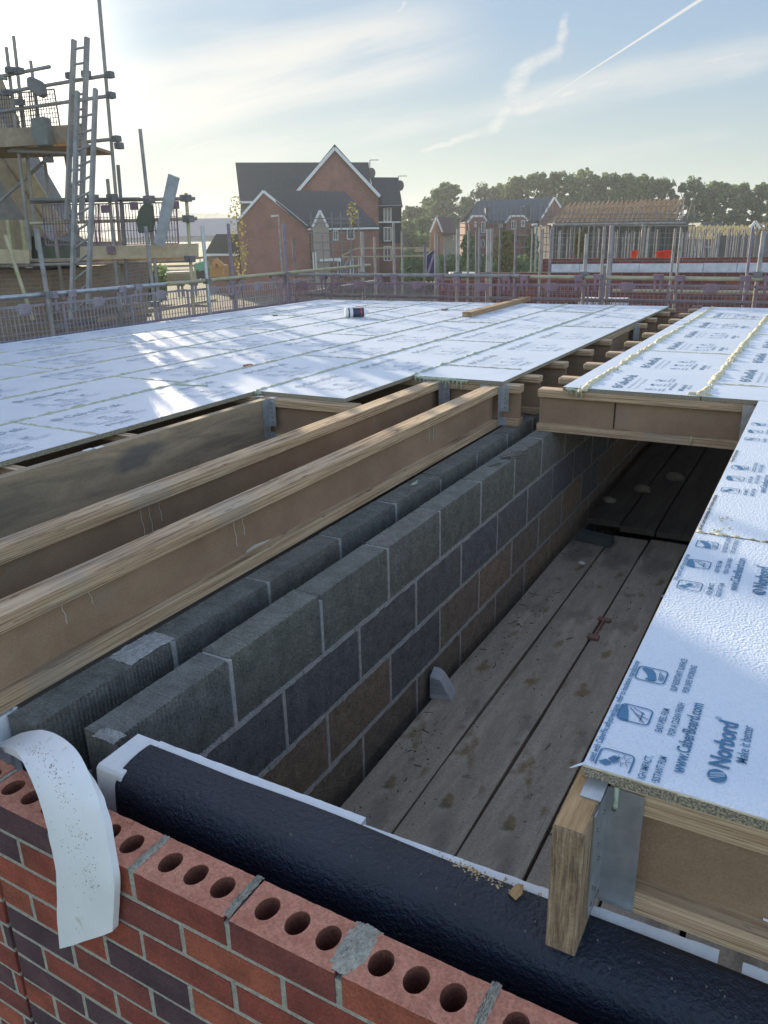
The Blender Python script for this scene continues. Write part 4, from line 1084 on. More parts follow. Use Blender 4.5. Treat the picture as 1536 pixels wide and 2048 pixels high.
for px, py, lb in far_std:
    z1 = on(px, py, 1, YF + .07).z; standard(lb, far_x(px, py), YF + .07, ZG, z1, tube, fits=(.585,))
standard('short dark standard stub just above the far rail', far_x(1211, 540), YF - .0, ZG, .70, tube_dark)
standard('pale thin tube beside the short dark standard stub', far_x(1206, 540), YF + .35, ZG, 1.17, tube)
standard('upright tube at the corner of the two guard rails', XF - .06, YF + .1, ZG, 1.1, tube_dark)
for i, (px, py, dx, m_, fz) in enumerate([(404, 452, 0, galv, .6), (567, 447, 0, tube_pu, .6), (456, 447, -.6, tube_pu, .3), (73, 458, -.02, tube, .6), (291, 453, -.9, tube, .3), (222, 640, .2, tube_dark, 0)]):
    p = on(px, py, 0, XF + .06 + dx)
    lb = ['bright scaffold standard on the left rail, nearest the digger', 'purplish scaffold standard on the left rail close to the corner', 'purplish standard standing just outside the left rail beyond the bright one',
          'scaffold standard on the left rail at the photo edge', 'grey standard just outside the left rail before the long cream toe board', 'stubby grey standard ending just above the left deck edge'][i]
    if i == 5: p = Vector((XF + .25, 6.35, .38))
    standard(lb, p.x, p.y, ZG, p.z, m_, fits=(fz,) if fz else ())
# rails
def rail(label, a, b, m=tube, r=.0242, nm='guard_rail', cat='guard rail', group=None):
    mb = MB(); mb.tube([a, b], r, 12); return tag(mb.build(nm, m, origin=a), label, cat, group)
rail('galvanised top guard rail along the left deck edge, nearer length', (XF, 3.0, .60), (XF, 7.7, .603), galv)
rail('yellowish top guard rail along the left deck edge, farther length', (XF + .05, 7.35, .605), (XF + .05, 12.3, .64), tube_ye)
rail('purple lower rail behind the left mesh guards', (XF - .25, 3.0, .12), (XF - .25, 10.4, .16), tube_pu)
rail('grey top guard rail along the far edge, left length', (XF - .4, YF, .585), (-3.6, YF, .575), tube)
rail('grey green top guard rail along the far edge, right length', (-3.9, YF + .05, .565), (1.4, YF + .05, .52), tube_ye)
rail('grey mid rail behind the far mesh guards', (XF - .4, YF + .3, .27), (1.4, YF + .3, .25), tube_dark)
rail('low yellowish tube behind the right far guards', (-2.6, YF + .9, .34), (1.4, YF + .9, .33), tube_ye)
# brick guards (moulded plastic mesh panels): one built with its parts, then copied
def guard(mtl, W=.96, Hh=.62):
    t = thing('mesh_guard', '', 'mesh guard', (0, 0, 0))
    f = MB()
    for z in (-.085, -.085 - Hh): f.box((-W / 2, -.008, z - .012), (W / 2, .008, z + .012))
    for x in (-W / 2, W / 2): f.box((x - .011, -.008, -.085 - Hh), (x + .011, .008, -.085))
    local(f, 'frame', mtl, t)
    g_ = MB(); n = 19
    for i in range(1, n):
        x = -W / 2 + W * i / n; g_.box((x - .0035, -.004, -.085 - Hh), (x + .0035, .004, -.085))
    for k_ in range(1, 7):
        z = -.085 - Hh * k_ / 7; g_.box((-W / 2, -.0035, z - .0035), (W / 2, .0035, z + .0035))
    local(g_, 'mesh', mtl, t)
    p = MB(); p.box((-.068, -.013, -.165), (.068, -.002, -.055)); p.box((-.1, -.011, -.13), (-.066, .006, -.10)); p.box((.066, -.011, -.13), (.1, .006, -.10)); local(p, 'name_plate', mtl, t, bevel=.004)
    for x in (-W / 2 + .12, W / 2 - .12):
        h_ = MB(); h_.box((x - .05, -.012, -.16), (x - .02, .006, -.02)); h_.box((x + .02, -.012, -.16), (x + .05, .006, -.02))
        h_.box((x - .055, -.032, -.03), (x + .055, -.026, .03)); h_.box((x - .055, -.03, .024), (x + .055, .03, .034)); h_.box((x - .055, .026, -.02), (x + .055, .032, .03)); h_.box((x - .055, -.036, .012), (x - .03, .036, .038)); h_.box((x + .03, -.036, .012), (x + .055, .036, .038))
        local(h_, 'hook', mtl, t, bevel=.002)
    return t
g0 = guard(purple); g1 = guard(purple_l)
n_g = ['rightmost', 'second from the right end', 'third from the right end', 'fourth from the right end', 'fifth from the right end', 'sixth from the right end', 'seventh from the right end', 'eighth, next to the corner']
for i in range(8):
    loc = (-.28 - .965 * i, YF + .0 + random.uniform(-.01, .01), .56 - random.uniform(0, .02)); lb = 'purple mesh guard hanging on the far rail, %s' % n_g[i]
    if i == 0: g0.location = loc; g0['label'] = lb; t_ = g0
    else: t_ = copy_tree(g0, loc, random.uniform(-.015, .015), lb)
    t_['group'] = 'purple mesh guards on the far rail'
for i in range(7):
    loc = (XF, 4.35 + .965 * i, .595 - random.uniform(0, .015)); lb = 'lilac mesh guard in sunlit tone hanging on the left rail, %s from the photo edge' % ORD1[i]
    if i == 0: g1.location = loc; g1.rotation_euler = (0, 0, QP); g1['label'] = lb; t_ = g1
    else: t_ = copy_tree(g1, loc, QP + random.uniform(-.015, .015), lb)
    t_['group'] = 'lilac mesh guards on the left rail'
t_ = copy_tree(g0, (-1.75, YF + .12, .19), 0, 'lower purple mesh guard seen through the end of the deck gap'); t_['group'] = 'purple mesh guards on the far rail'
# walkway boards outside the rail and lower clutter
mb = MB()
for i in range(4): tag(MB().box((XF - .35 - .24 * i, 2.5, -.78), (XF - .13 - .24 * i, 11.2, -.74)).build('walkway_board', scaff_b, origin=(XF - .25 - .24 * i, 2.5, -.78)), 'grey walkway board below the left mesh guards, %s out from the deck' % ORD1[i], 'scaffold board')
for i in range(4): tag(MB().box((-8.0, YF + .4 + .24 * i, -.78), (3.0, YF + .62 + .24 * i, -.74)).build('walkway_board', scaff_b, origin=(-8, YF + .4 + .24 * i, -.78)), 'grey walkway board below the far mesh guards, %s out from the deck' % ORD1[i], 'scaffold board')
for i, (a, b) in enumerate([((150, 618, 11), (300, 606, 16)), ((200, 640, 10), (430, 600, 18)), ((120, 652, 10), (290, 630, 14)), ((620, 585, 13), (760, 560, 20)), ((660, 575, 14), (830, 573, 19)), ((250, 612, 13), (420, 612, 17))]):
    mb = MB(); mb.bar(at(*a), at(*b), .07 if i != 2 else .22, .05)
    tag(mb.build('lower_scaffold_tube', [tube, osb, tube_dark, tube, tube_dark, osb][i], origin=at(*a)), ['pale tube lying on lower scaffold beyond the left guards', 'tan plank lying on lower scaffold beyond the left guards', 'wide dark plank low beyond the near left guards', 'pale sloping tube beyond the guards near the corner', 'dark level tube beyond the guards near the corner', 'tan plank level beyond the left guards'][i], 'scaffold tube')

# ================================================================== LEFT SCAFFOLD TOWER (seen against the sun)
tube_t = mat('tower_tube', [(.3, (.24, .23, .22)), (.7, (.36, .35, .33))], nscale=7, rough=.6, metal=.3)
TD = 12.0
tow = thing('scaffold_tower', 'tall scaffold tower with loading platform in front of the sun', 'scaffold', at(150, 650, TD))
def tow_tube(a, b, D0=TD, D1=None, m=tube_t, r=.0242, nm='ledger'):
    MB().tube([at(a[0], a[1], D0), at(b[0], b[1], D1 or D0)], r, 10).build(nm, m, tow)
for a, b, D in [((12.5, 94), (60, 500), TD), ((27, 72), (75, 500), TD + .3), ((61, 121), (128, 600), TD + 1.0), ((193, -60), (250, 600), TD + .1), ((128, 294), (150, 420), TD + 1)]:
    tow_tube(a, b, D, m=tube_t, nm='standard')
for a, b in [((-60, 165), (101, 133)), ((-60, 196), (219, 150)), ((-60, 232), (224, 191)), ((20, 299), (240, 277)), ((15, 301), (166, 308)), ((-60, 140), (14, 158)), ((-80, 178), (20, 188))]:
    tow_tube(a, b, TD - .05)
tow_tube((125, 290), (-30, 430), TD + .6, nm='brace')
tow_tube((-20, 310), (110, 292), TD + 1.2)
for px, py in ((219, 150), (222, 191), (233, 278), (238, 292), (140, 152), (172, 148), (20, 140), (38, 142), (86, 402), (97, 320), (13, 185), (40, 205)):
    f = MB(); fitting(f, at(px, py, TD - .1), .05); f.build('coupler', tube_dark, tow)
pl_ = thing('platform_boards', None, None, (0, 0, 0)); bpy.data.objects.remove(pl_)
def slab(pts, D, depth, m, name, parent=None, **k):
    mb = MB(); mb.prism([at(px, py, D) for px, py in pts], Vector(FW) * depth); return mb.build(name, m, parent, **k)
slab([(-80, 262), (165, 248), (170, 283), (-80, 300)], TD - .2, .04, osb, 'toe_board', tow)
slab([(-80, 292), (168, 285), (168, 291), (-80, 299)], TD - .1, 1.3, osb, 'deck_boards', tow)
def wire_panel(pts, D, nx, ny, name, m, parent, w=.008):
    """pts: tl, tr, br, bl pixel corners"""
    P = [at(px, py, D) for px, py in pts]; mb = MB()
    for i in range(nx + 1): t_ = i / nx; mb.bar(P[0].lerp(P[1], t_), P[3].lerp(P[2], t_), w if 0 < i < nx else w * 2)
    for i in range(ny + 1): t_ = i / ny; mb.bar(P[0].lerp(P[3], t_), P[1].lerp(P[2], t_), w if 0 < i < ny else w * 2)
    return mb.build(name, m, parent)
wire_panel([(-30, 192), (26, 188), (36, 262), (-28, 264)], TD + .1, 12, 8, 'mesh_guard', tube_dark, tow)
wire_panel([(26, 186), (70, 183), (78, 258), (36, 262)], TD + .15, 10, 8, 'mesh_guard', tube_dark, tow)
wire_panel([(58, 184), (108, 178), (120, 253), (64, 258)], TD + .1, 10, 8, 'mesh_guard', tube_dark, tow)
def blob_bag(name, label, cat, pts, D, depth, m):
    mb = MB(); P = [at(px, py, D) for px, py in pts]; mb.prism(P, Vector(FW) * depth)
    return tag(mb.build(name, m, origin=P[0], bevel=.012), label, cat)
blob_bag('tool_bag', 'grey bag slung on the scaffold tower tubes in front of the sun', 'bag', [(52, 156), (60, 152), (75, 158), (82, 166), (86, 188), (76, 193), (66, 185), (54, 178)], TD - .35, .18, plain('grey_canvas', (.2, .2, .19), .9))
blob_bag('tool_bag', 'greenish sack on the scaffold tower platform beside the mesh', 'bag', [(62, 236), (88, 232), (95, 258), (96, 290), (70, 292), (62, 262)], TD - .5, .2, plain('green_canvas', (.2, .21, .19), .9))
# ladders
def ladder(label, a0, a1, b0, b1, D0, D1, n, cat='ladder'):
    t = thing('ladder', label, cat, at(a1[0], a1[1], D1))
    A0, A1, B0, B1 = at(*a0, D0), at(*a1, D1), at(*b0, D0), at(*b1, D1)
    MB().bar(A0, A1, .045, .06).build('rail', tube_t, t); MB().bar(B0, B1, .045, .06).build('rail', tube_t, t)
    for i in range(n):
        q = (i + .6) / n; MB().tube([A0.lerp(A1, q), B0.lerp(B1, q)], .015, 8).build('rung', tube_t, t)
    return t
ladder('taller ladder rising highest beside the tilted tube', (148, 80), (134, 440), (174, 75), (163, 440), TD - .5, TD - .9, 12)
ladder('shorter ladder leaning in front of the cream toe board', (155, 183), (143, 640), (191, 178), (176, 610), TD - .7, TD - 1.6, 14)
# ---- lower long platform
PD = 11.6
plat = thing('scaffold_platform', 'long scaffold platform with cream toe board and mesh guards, left of the brick house', 'scaffold', at(250, 600, PD))
def pt(a, b, D0=PD, D1=None, m=tube, r=.0242, nm='ledger'):
    MB().tube([at(*a, D0), at(*b, D1 or D0)], r, 10).build(nm, m, plat)
pt((60, 404), (390, 397)); pt((60, 400), (280, 398), PD - .1, m=tube_dark); pt((60, 447), (394, 437), m=tube_ye); pt((-40, 533), (390, 521), m=tube); pt((-40, 528), (398, 515), PD + .5, m=tube_dark)
for a, b, m_ in [((280, 258), (322, 640), tube), ((215, 358), (242, 640), tube), ((372, 386), (389, 640), tube_ye), ((236, 330), (262, 640), tube_dark)]:
    pt(a, b, PD - .05, m=m_, nm='standard')
pt((10, 470), (66, 640), PD - 1.4, m=tube_ye, nm='standard')
slab([(160, 493), (396, 487), (396, 514), (160, 520)], PD - .1, .038, boardy, 'toe_board', plat)
slab([(-60, 497), (58, 500), (58, 527), (-60, 527)], PD - .1, .038, boardy, 'toe_board', plat)
slab([(-60, 522), (396, 514), (396, 518), (-60, 527)], PD + .1, 1.0, osb, 'deck_boards', plat)
for i, (x0, x1) in enumerate([(84, 140), (140, 196), (185, 246), (244, 300), (300, 352)]):
    wire_panel([(x0, 410 - i), (x1, 409 - i), (x1 + 5, 489 - i * .5), (x0 + 8, 490 - i * .5)], PD - .03, 9, 3, 'mesh_guard', purple, plat, .008)
for i, (px, py) in enumerate(((210, 418), (268, 412), (350, 410), (222, 500))):
    MB().box(tuple(at(px, py, PD - .12) - Vector((.05, .03, .05))), tuple(at(px, py, PD - .12) + Vector((.05, .03, .05)))).build('guard_plate', purple, plat)
for px, py in ((148, 398), (186, 397), (225, 396), (298, 399), (372, 397), (377, 438), (380, 519)):
    f = MB(); fitting(f, at(px, py, PD - .12), .06); f.build('coupler', tube_dark, plat)
MB().bar(at(348, 352, PD - .4), at(318, 490, PD - .2), .15, .04, up=tuple(FW)).build('plank', plain('bluish_plank', (.36, .38, .40), .8), plat)
blob_bag('work_coat', 'dark green coat hung on the long platform rail', 'coat', [(286, 408), (296, 404), (303, 410), (306, 438), (304, 464), (276, 466), (272, 440), (278, 418)], PD - .3, .1, plain('dark_green_cloth', (.11, .12, .09), .95))

# ================================================================== BUILDING BEHIND THE TOWER (left edge)
BL = thing('timber_house', 'part-built house with sloping roof edge at the left photo edge', 'house', at(0, 700, 14))
slab([(-1100, 538), (104, 540), (104, 760), (-1100, 760)], 14, 6, breeze, 'wall', BL)
slab([(-1100, 440), (56, 440), (60, 534), (-1100, 534)], 13.6, .1, osb, 'sheathing', BL)
slab([(50, 470), (140, 484), (150, 520), (60, 530)], 13.8, 3, plain('greenish_panel', (.15, .17, .14), .9), 'end_panel', BL)
slab([(-1100, -1500), (-560, -630), (0, 306), (88, 455), (88, 538), (-1100, 538)], 14.4, 1.7, plain('dusty_gable_board', (.24, .22, .2), .9), 'gable', BL)
for i, (a, b, w, c) in enumerate([((-215, -88), (122, 474), .30, boardy), ((-215, 10), (90, 470), .22, osb), ((-120, -120), (30, 250), .16, osb)]):
    MB().bar(at(*a, 13.5 - .1 * i), at(*b, 13.5 - .1 * i), .06, w).build('rafter', c, BL)
slab([(80, 452), (100, 446), (116, 478), (100, 480)], 13.2, .04, plain('grey_panel', (.35, .36, .38), .7), 'soffit_box', BL)
for px in (18, 46): MB().bar(at(px, 440, 13.3), at(px + 12, 536, 13.3), .08, .08).build('post', tube_ye, BL)

# ================================================================== MID DISTANCE: brick walls under construction with bare tubes
BW = thing('unfinished_brick_building', 'unfinished brick building with a band of white insulation beyond the far rail', 'building', (-2.5, 17, ZG))
z_a, z_b, z_c = .575, .47, .30
MB().box((-5.62, 17.22, ZG), (6, 17.32, z_a)).build('inner_brick_wall', brick_mid, BW)
mb = MB()
for i in range(16):
    x = -5.4 + .62 * i; mb.box((x, 17.14, .1), (x + .612, 17.215, z_b + random.uniform(-.004, .004)))
mb.build('white_insulation', plain('white_board_insulation', (.62, .64, .68), .6), BW)
MB().box((-7.05, 17.0, ZG), (6, 17.1, z_c + .0)).build('outer_brick_wall', brick_mid, BW)
MB().box((-8.0, 16.7, ZG), (-6.6, 16.8, .17)).build('lower_brick_wall', brick_mid, BW)
slab([(900, 545), (952, 545), (950, 551), (900, 551)], 16, .3, white, 'loose_insulation', BW)
for i in range(3):
    mb = MB()
    for j in range(3): mb.box((-3.62 + .26 * j, 13.0, -.62 + .24 * i), (-3.385 + .26 * j, 13.3, -.40 + .24 * i))
    tag(mb.build('white_block_stack', plain('white_blocks', (.6, .6, .62), .8), origin=(-3.5, 13, -.62 + .24 * i)), 'row of white blocks stacked behind the far guards, %s layer' % ['lowest', 'middle', 'top'][i], 'blocks')
# tubes standing beyond the far rail, singly placed as in the photo
near_t = [(749, 474, 557, 14), (787, 445, 557, 13), (804, 463, 557, 15), (849, 489, 556, 19), (871, 465, 556, 16), (877, 472, 556, 17), (890, 493, 556, 20), (937, 461, 548, 16), (954, 462, 557, 13.2), (960, 456, 540, 16),
          (984, 457, 556, 13), (1001, 456, 540, 16.3), (1032, 458, 540, 16.5), (1083, 458, 556, 14), (1103, 458, 556, 13.6), (1209, 453, 556, 12.8), (1227, 462, 552, 14), (1351, 457, 556, 13), (1363, 458, 556, 13.4), (1506, 455, 556, 12.2)]
desc = ['beside the flat brick end wall', 'before the white framed windows', 'at the right corner of the black cladding', 'left of the small orange gable', 'first of the pair before the orange gable', 'second of the pair before the orange gable', 'short, right of the orange gable',
        'before the small leafy tree', 'purplish, right of the small leafy tree', 'pale, paired with the purplish one', 'right behind the thick far standard', 'before the left brick dormer', 'before the right brick dormer', 'left end of the white insulation band', 'dark, by the start of the insulation band',
        'rising behind the short stub', 'right of the short stub', 'left one of the pair before the red tub', 'right one of the pair before the red tub', 'thick and dark near the right photo edge']
for (px, py, pb, D), ds in zip(near_t, desc):
    A, B = at(px, py, D), at(px, pb, D)
    standard('upright scaffold tube ' + ds, A.x, A.y, ZG, A.z, random.choice([tube, tube_dark, tube_pu, tube]), r=.0215)
cl1 = [(1065, 457), (1087, 457), (1103 + 16, 462), (1122, 460), (1136, 461), (1135, 478), (1142, 455), (1150, 454), (1160, 455), (1178, 452), (1190, 450), (1199, 457), (1212, 455), (1221, 456), (1232, 464), (1236, 460), (1247, 474), (1253, 462), (1259, 467), (1265, 461), (1270, 463), (1280, 462), (1286, 452), (1296, 457), (1299, 452), (1311, 460), (1316, 458)]
for i, (px, py) in enumerate(cl1):
    D = 21 + (i * 7 % 11) * 1.1; A = at(px, py, D)
    standard('one of many slim upright tubes standing behind the long brick wall', A.x, A.y, ZG, A.z, [tube, tube_dark, tube][i % 3], r=.021, group='slim tubes behind the brick wall')
cl2 = [362, 367, 374, 377, 382, 388, 391, 396, 401, 404, 409, 413, 427, 432, 435, 439, 441, 457, 461, 466, 470, 475, 480, 487, 491, 501, 515, 524]
for i, q in enumerate(cl2):
    D = 24 + (i * 5 % 9) * 1.3; A = at(1000 + q, 454 + (i * 37 % 13), D)
    standard('one of the close-set pale upright tubes in front of the yellow roof trusses', A.x, A.y, ZG, A.z, [tube, tube, tube_dark, tube_pu][i % 4], r=.021, group='pale tubes before the yellow trusses')
for px, py, w_, lb in ((1328, 507, 34, 'bright red plastic tub on the long brick wall'), (1268, 508, 14, 'small crumpled red bag on the long brick wall')):
    D = 20; mb = MB(); c_ = at(px, 516, D)
    u_ = Vector(RT); hw = w_ / 2 / FPX * D * 1.04
    top, bot = [], []
    for q in range(14):
        a = 2 * math.pi * q / 14; top.append(c_ + u_ * hw * math.cos(a) + Vector(FW) * hw * .8 * math.sin(a) + Vector((0, 0, .17 + .02 * math.cos(a)))); bot.append(c_ + u_ * hw * .7 * math.cos(a) + Vector(FW) * hw * .5 * math.sin(a) + Vector((0, 0, -.02)))
    mb.add(top + bot, [(q, (q + 1) % 14, (q + 1) % 14 + 14, q + 14) for q in range(14)] + [tuple(range(14, 28))])
    tag(mb.build('red_tub', plain('bright_red_plastic', (.62, .055, .03), .5), origin=c_), lb, 'tub')

# ================================================================== HOUSES
def pane(parent, px0, py0, px1, py1, D, m=white, mull=1):
    """window in a wall facing the view: frame with glazing set behind, 5 cm proud of the wall at depth D"""
    f = MB(); a, b, c, d = at(px0, py0, D), at(px1, py0, D), at(px1, py1, D), at(px0, py1, D); n_ = Vector(FW)
    wf = .09
    o_ = -n_ * .04
    f.bar(a + o_, b + o_, wf, .08); f.bar(d + o_, c + o_, wf, .08); f.bar(a + o_, d + o_, .08, wf); f.bar(b + o_, c + o_, .08, wf)
    for k_ in range(mull):
        q = (k_ + 1) / (mull + 1); f.bar(a.lerp(b, q) + o_, d.lerp(c, q) + o_, .06, .07)
    fr = f.build('window', m, parent, origin=a)
    g_ = MB(); e_ = -n_ * .012; g_.prism([a + e_, b + e_, c + e_, d + e_], -n_ * .01); g_.build('glass_pane', glass, fr, origin=a)
    return fr
def verge(parent, pts, D, w=.22, m=fascia, depth=.12):
    for a, b in zip(pts[:-1], pts[1:]):
        MB().bar(at(*a, D), at(*b, D), depth, w).build('verge_board', m, parent)
# --- H1 large brick house with tall gable
D1 = 88
h1 = thing('brick_house', 'largest red brick house with a tall gable and dark roof', 'house', at(670, 590, D1))
slab([(597, 381), (669.7, 297), (757, 391), (757, 600), (597, 600)], D1, 9, brick_far, 'gable_wall', h1)
# gable's own roof running back
A, B, C_ = at(590, 389, D1 - .3), at(669.5, 292, D1 - .3), at(762, 395, D1 - .3)
for P, Q in ((A, B), (B, C_)):
    mb = MB(); n_ = Vector(FW) * 9.3; th = Vector((0, 0, .18)); mb.add([P, Q, Q + n_, P + n_, P + th, Q + th, Q + n_ + th, P + n_ + th], [(0, 1, 2, 3), (7, 6, 5, 4), (0, 4, 5, 1), (1, 5, 6, 2), (2, 6, 7, 3), (3, 7, 4, 0)]); mb.build('roof', slate, h1)
verge(h1, [(592, 386), (669.5, 296), (760, 393)], D1 - .42, .3)
# main range behind: ridge parallel to the picture
def roof_slope(parent, e0, e1, De, r0, r1, Dr, m, name='roof', th=.2):
    P = [at(*e0, De), at(*e1, De), at(*r1, Dr), at(*r0, Dr)]; up = Vector((0, 0, th)); back = Vector(FW) * (2 * (Dr - De))
    Q = [P[3], P[2], P[1] + back, P[0] + back]
    for S in (P, Q):
        mb = MB(); mb.add(S + [p - up for p in S], [(0, 1, 2, 3), (7, 6, 5, 4), (0, 4, 5, 1), (1, 5, 6, 2), (2, 6, 7, 3), (3, 7, 4, 0)]); mb.build(name, m, parent)
roof_slope(h1, (479.6, 404), (744, 392), D1 + 2, (470.6, 325), (737, 324.5), D1 + 7, slate)
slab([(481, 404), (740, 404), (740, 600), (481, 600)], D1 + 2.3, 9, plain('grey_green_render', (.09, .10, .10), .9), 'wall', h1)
verge(h1, [(478, 404.5), (600, 404)], D1 + 1.8, .22)
roof_slope(h1, (752, 412), (805, 411), D1 + 1, (741, 354.5), (795.5, 354.8), D1 + 6, slate)
slab([(755, 412), (803, 411), (803, 486), (755, 486)], D1 + 1.4, 6, blk_clad, 'cladding', h1)
slab([(755, 486), (803, 486), (803, 600), (755, 600)], D1 + 1.5, 6, brick_far, 'wall', h1)
verge(h1, [(754, 413.5), (806, 412.5)], D1 + 1.1, .24); verge(h1, [(755, 444.5), (801, 444)], D1 + 1.25, .14)
for y0, y1 in ((415, 443), (455, 482), (493, 521)): pane(h1, 768, y0, 782, y1, D1 + 1.36, white, 1)
for px, py, q in ((739, 320, 0), (796, 352, 1)):
    D = D1 + 6; mb = MB(); mb.tube([at(px, py + 30, D), at(px + 1, py, D)], .05, 6); mb.tube([at(px, py, D), at(px + 18, py, D)], .03, 6)
    for k_ in range(5): mb.tube([at(px + 5 + 3 * k_, py - 1.5, D), at(px + 5 + 3 * k_, py + 1.5, D)], .02, 5)
    mb.build('tv_aerial', tube_dark, h1)
    c_ = at(px + 4.5, py + 26 if q == 0 else py + 19, D - .4); mb = MB(); ring_ = [c_ + Vector(RT) * .42 * math.cos(a) + Vector((0, 0, .55)) * math.sin(a) for a in np.linspace(0, 2 * math.pi, 15)[:-1]]
    mb.prism(ring_, Vector(FW) * .12); mb.build('satellite_dish', plain('dark_dish', (.08, .08, .085), .5), h1)
# --- H2 lower house in front: gable end left, long roof slope right, hipped far end
D2 = 74
h2 = thing('brick_house', 'lower red brick house with white verges and scaffolded bay', 'house', at(617, 590, D2))
def P2(px, py, D): return at(px, py, D)
K, Lf, Rt_ = at(617, 455, D2), at(474, 447, D2 + 1.5), at(757, 453, D2 + 7)
ap = at(530, 384, D2 + .9); rf = at(689, 387, D2 + 9)
zb = ZG
def down(p): return Vector((p.x, p.y, zb))
back = (Rt_ - K); 
BLf, BRt = Lf + back * 1.0, Rt_
mb = MB(); mb.add([down(Lf), down(K), K, ap, Lf], [(0, 1, 2, 3, 4)]); mb.add([down(K), down(Rt_), Rt_, K], [(0, 1, 2, 3)])
LB = Lf + (Rt_ - K); mb.add([down(Rt_), down(LB), LB, Rt_], [(0, 1, 2, 3)]); mb.add([down(LB), down(Lf), Lf, LB], [(0, 1, 2, 3)])
mb.build('wall', brick_far, h2)
ov = (ap - (Lf + K) / 2).normalized() * .08
def slab4(S, m, nm, parent, th=.18):
    up = Vector((0, 0, th)); mb = MB(); n_ = len(S)
    mb.add([p + up for p in S] + list(S), [tuple(range(n_)), tuple(reversed(range(n_, 2 * n_)))] + [(i, (i + 1) % n_, (i + 1) % n_ + n_, i + n_) for i in range(n_)]); return mb.build(nm, m, parent)
fo = (K - Rt_).normalized() * .14
eo = Vector(RT) * .0 - Vector(FW) * .25 - Vector((0, 0, .12))
slab4([K + fo + eo, Rt_ + eo, rf, ap + fo], slate, 'roof', h2); slab4([Lf + fo - eo * .3, ap + fo, rf, LB], slate, 'roof', h2); slab4([Rt_ + eo, LB, rf], slate, 'roof', h2)
for a, b in ((Lf, ap), (ap, K)):
    MB().bar(a + fo * 1.15 + Vector((0, 0, .05)), b + fo * 1.15 + Vector((0, 0, .08)), .1, .22).build('verge_board', fascia, h2)
MB().bar(K + eo * 1.3, Rt_ + eo * 1.3, .14, .16).build('gutter', fascia, h2)
wall_n = Vector((Rt_ - K).cross(Vector((0, 0, 1)))).normalized()
if wall_n.dot(Vector(FW)) > 0: wall_n = -wall_n
def on_side(px, py):
    r = Vector(ray(px, py)); c = Vector(CAM); n_ = wall_n; t_ = (K - c).dot(n_) / r.dot(n_); return c + r * t_
def pane2(px0, py0, px1, py1, mull=1):
    a, b, c, d = on_side(px0, py0), on_side(px1, py0), on_side(px1, py1), on_side(px0, py1); f = MB(); o_ = wall_n * .04
    f.bar(a + o_, b + o_, .09, .08); f.bar(d + o_, c + o_, .09, .08); f.bar(a + o_, d + o_, .08, .09); f.bar(b + o_, c + o_, .08, .09); f.bar(a.lerp(b, .5) + o_, d.lerp(c, .5) + o_, .06, .07)
    fr = f.build('window', white, h2, origin=a); g_ = MB(); e_ = wall_n * .012; g_.prism([a + e_, b + e_, c + e_, d + e_], wall_n * .01); g_.build('glass_pane', glass, fr, origin=a)
pane2(694, 455, 707, 478); pane2(666, 462, 675, 480); pane2(675, 522, 686, 548); pane2(700, 518, 706, 550); pane2(717, 517, 724, 552)
# bay with small steep gable and its scaffold
a_, b_, c_ = at(625, 454, D2 - .3), at(640, 421, D2 - .3), at(656, 454, D2 - .3)
mb = MB(); mb.prism([a_, b_, c_, down(c_) + Vector((0, 0, .1)), down(a_) + Vector((0, 0, .1))], Vector(FW) * 1.2); mb.build('bay', plain('pale_bay_boards', (.33, .29, .25), .9), h2)
for p, q in ((a_, b_), (b_, c_)): MB().bar(p - Vector(FW) * .1, q - Vector(FW) * .1, .1, .2).build('verge_board', fascia, h2)
slab([(640, 518), (684, 516), (684, 521), (640, 523)], D2 - .6, 1.0, fascia, 'porch_canopy', h2)
sc2 = thing('scaffold', 'grey house scaffold around the small steep bay gable', 'scaffold', at(650, 590, D2 - 2))
for px, py in ((621, 424), (663, 424), (681, 424), (645, 470), (700, 440), (716, 424)):
    A = at(px, py, D2 - 1.6); MB().tube([(A.x, A.y, ZG), A], .05, 6).build('standard', tube_dark, sc2)
for y in (437, 446, 466, 484, 500, 524, 540): MB().tube([at(616, y, D2 - 1.65), at(722 if y < 470 else 700, y, D2 - 1.65)], .045, 6).build('ledger', tube_dark, sc2)
for x0, y0 in ((626, 505), (631, 504)): MB().bar(at(x0, y0, D2 - 2), at(x0 + 2, 545, D2 - 2), .08, .06).build('ladder', fascia, sc2)
# small dark hipped garage roof left
gr = thing('garage', 'low garage with dark hipped roof left of the brick house', 'garage', at(440, 590, 80))
slab([(413, 510), (480, 510), (480, 600), (413, 600)], 80, 6, brick_far, 'wall', gr)
mb = MB(); mb.prism([at(408, 508, 79.6), at(432, 468, 79.6), at(500, 468, 79.6), at(500, 508, 79.6)], Vector(FW) * 4); mb.build('roof', plain('dark_green_slate', (.045, .055, .05), .85), gr)
verge(gr, [(408, 509.5), (474, 509.5)], 79.4, .2)
# long shed far left
sh = thing('warehouse', 'long slate-blue warehouse roof under the hazy hill', 'warehouse', at(410, 480, 170))
mb = MB(); mb.prism([at(250, 476, 165), at(250, 439, 180), at(474, 436, 180), at(474, 470, 165)], Vector(FW) * 12); mb.build('roof', plain('blue_grey_metal', (.13, .155, .20), .5), sh)
slab([(250, 476), (474, 470), (474, 482), (250, 486)], 165.2, 10, plain('pale_cladding', (.3, .3, .28), .8), 'wall', sh)
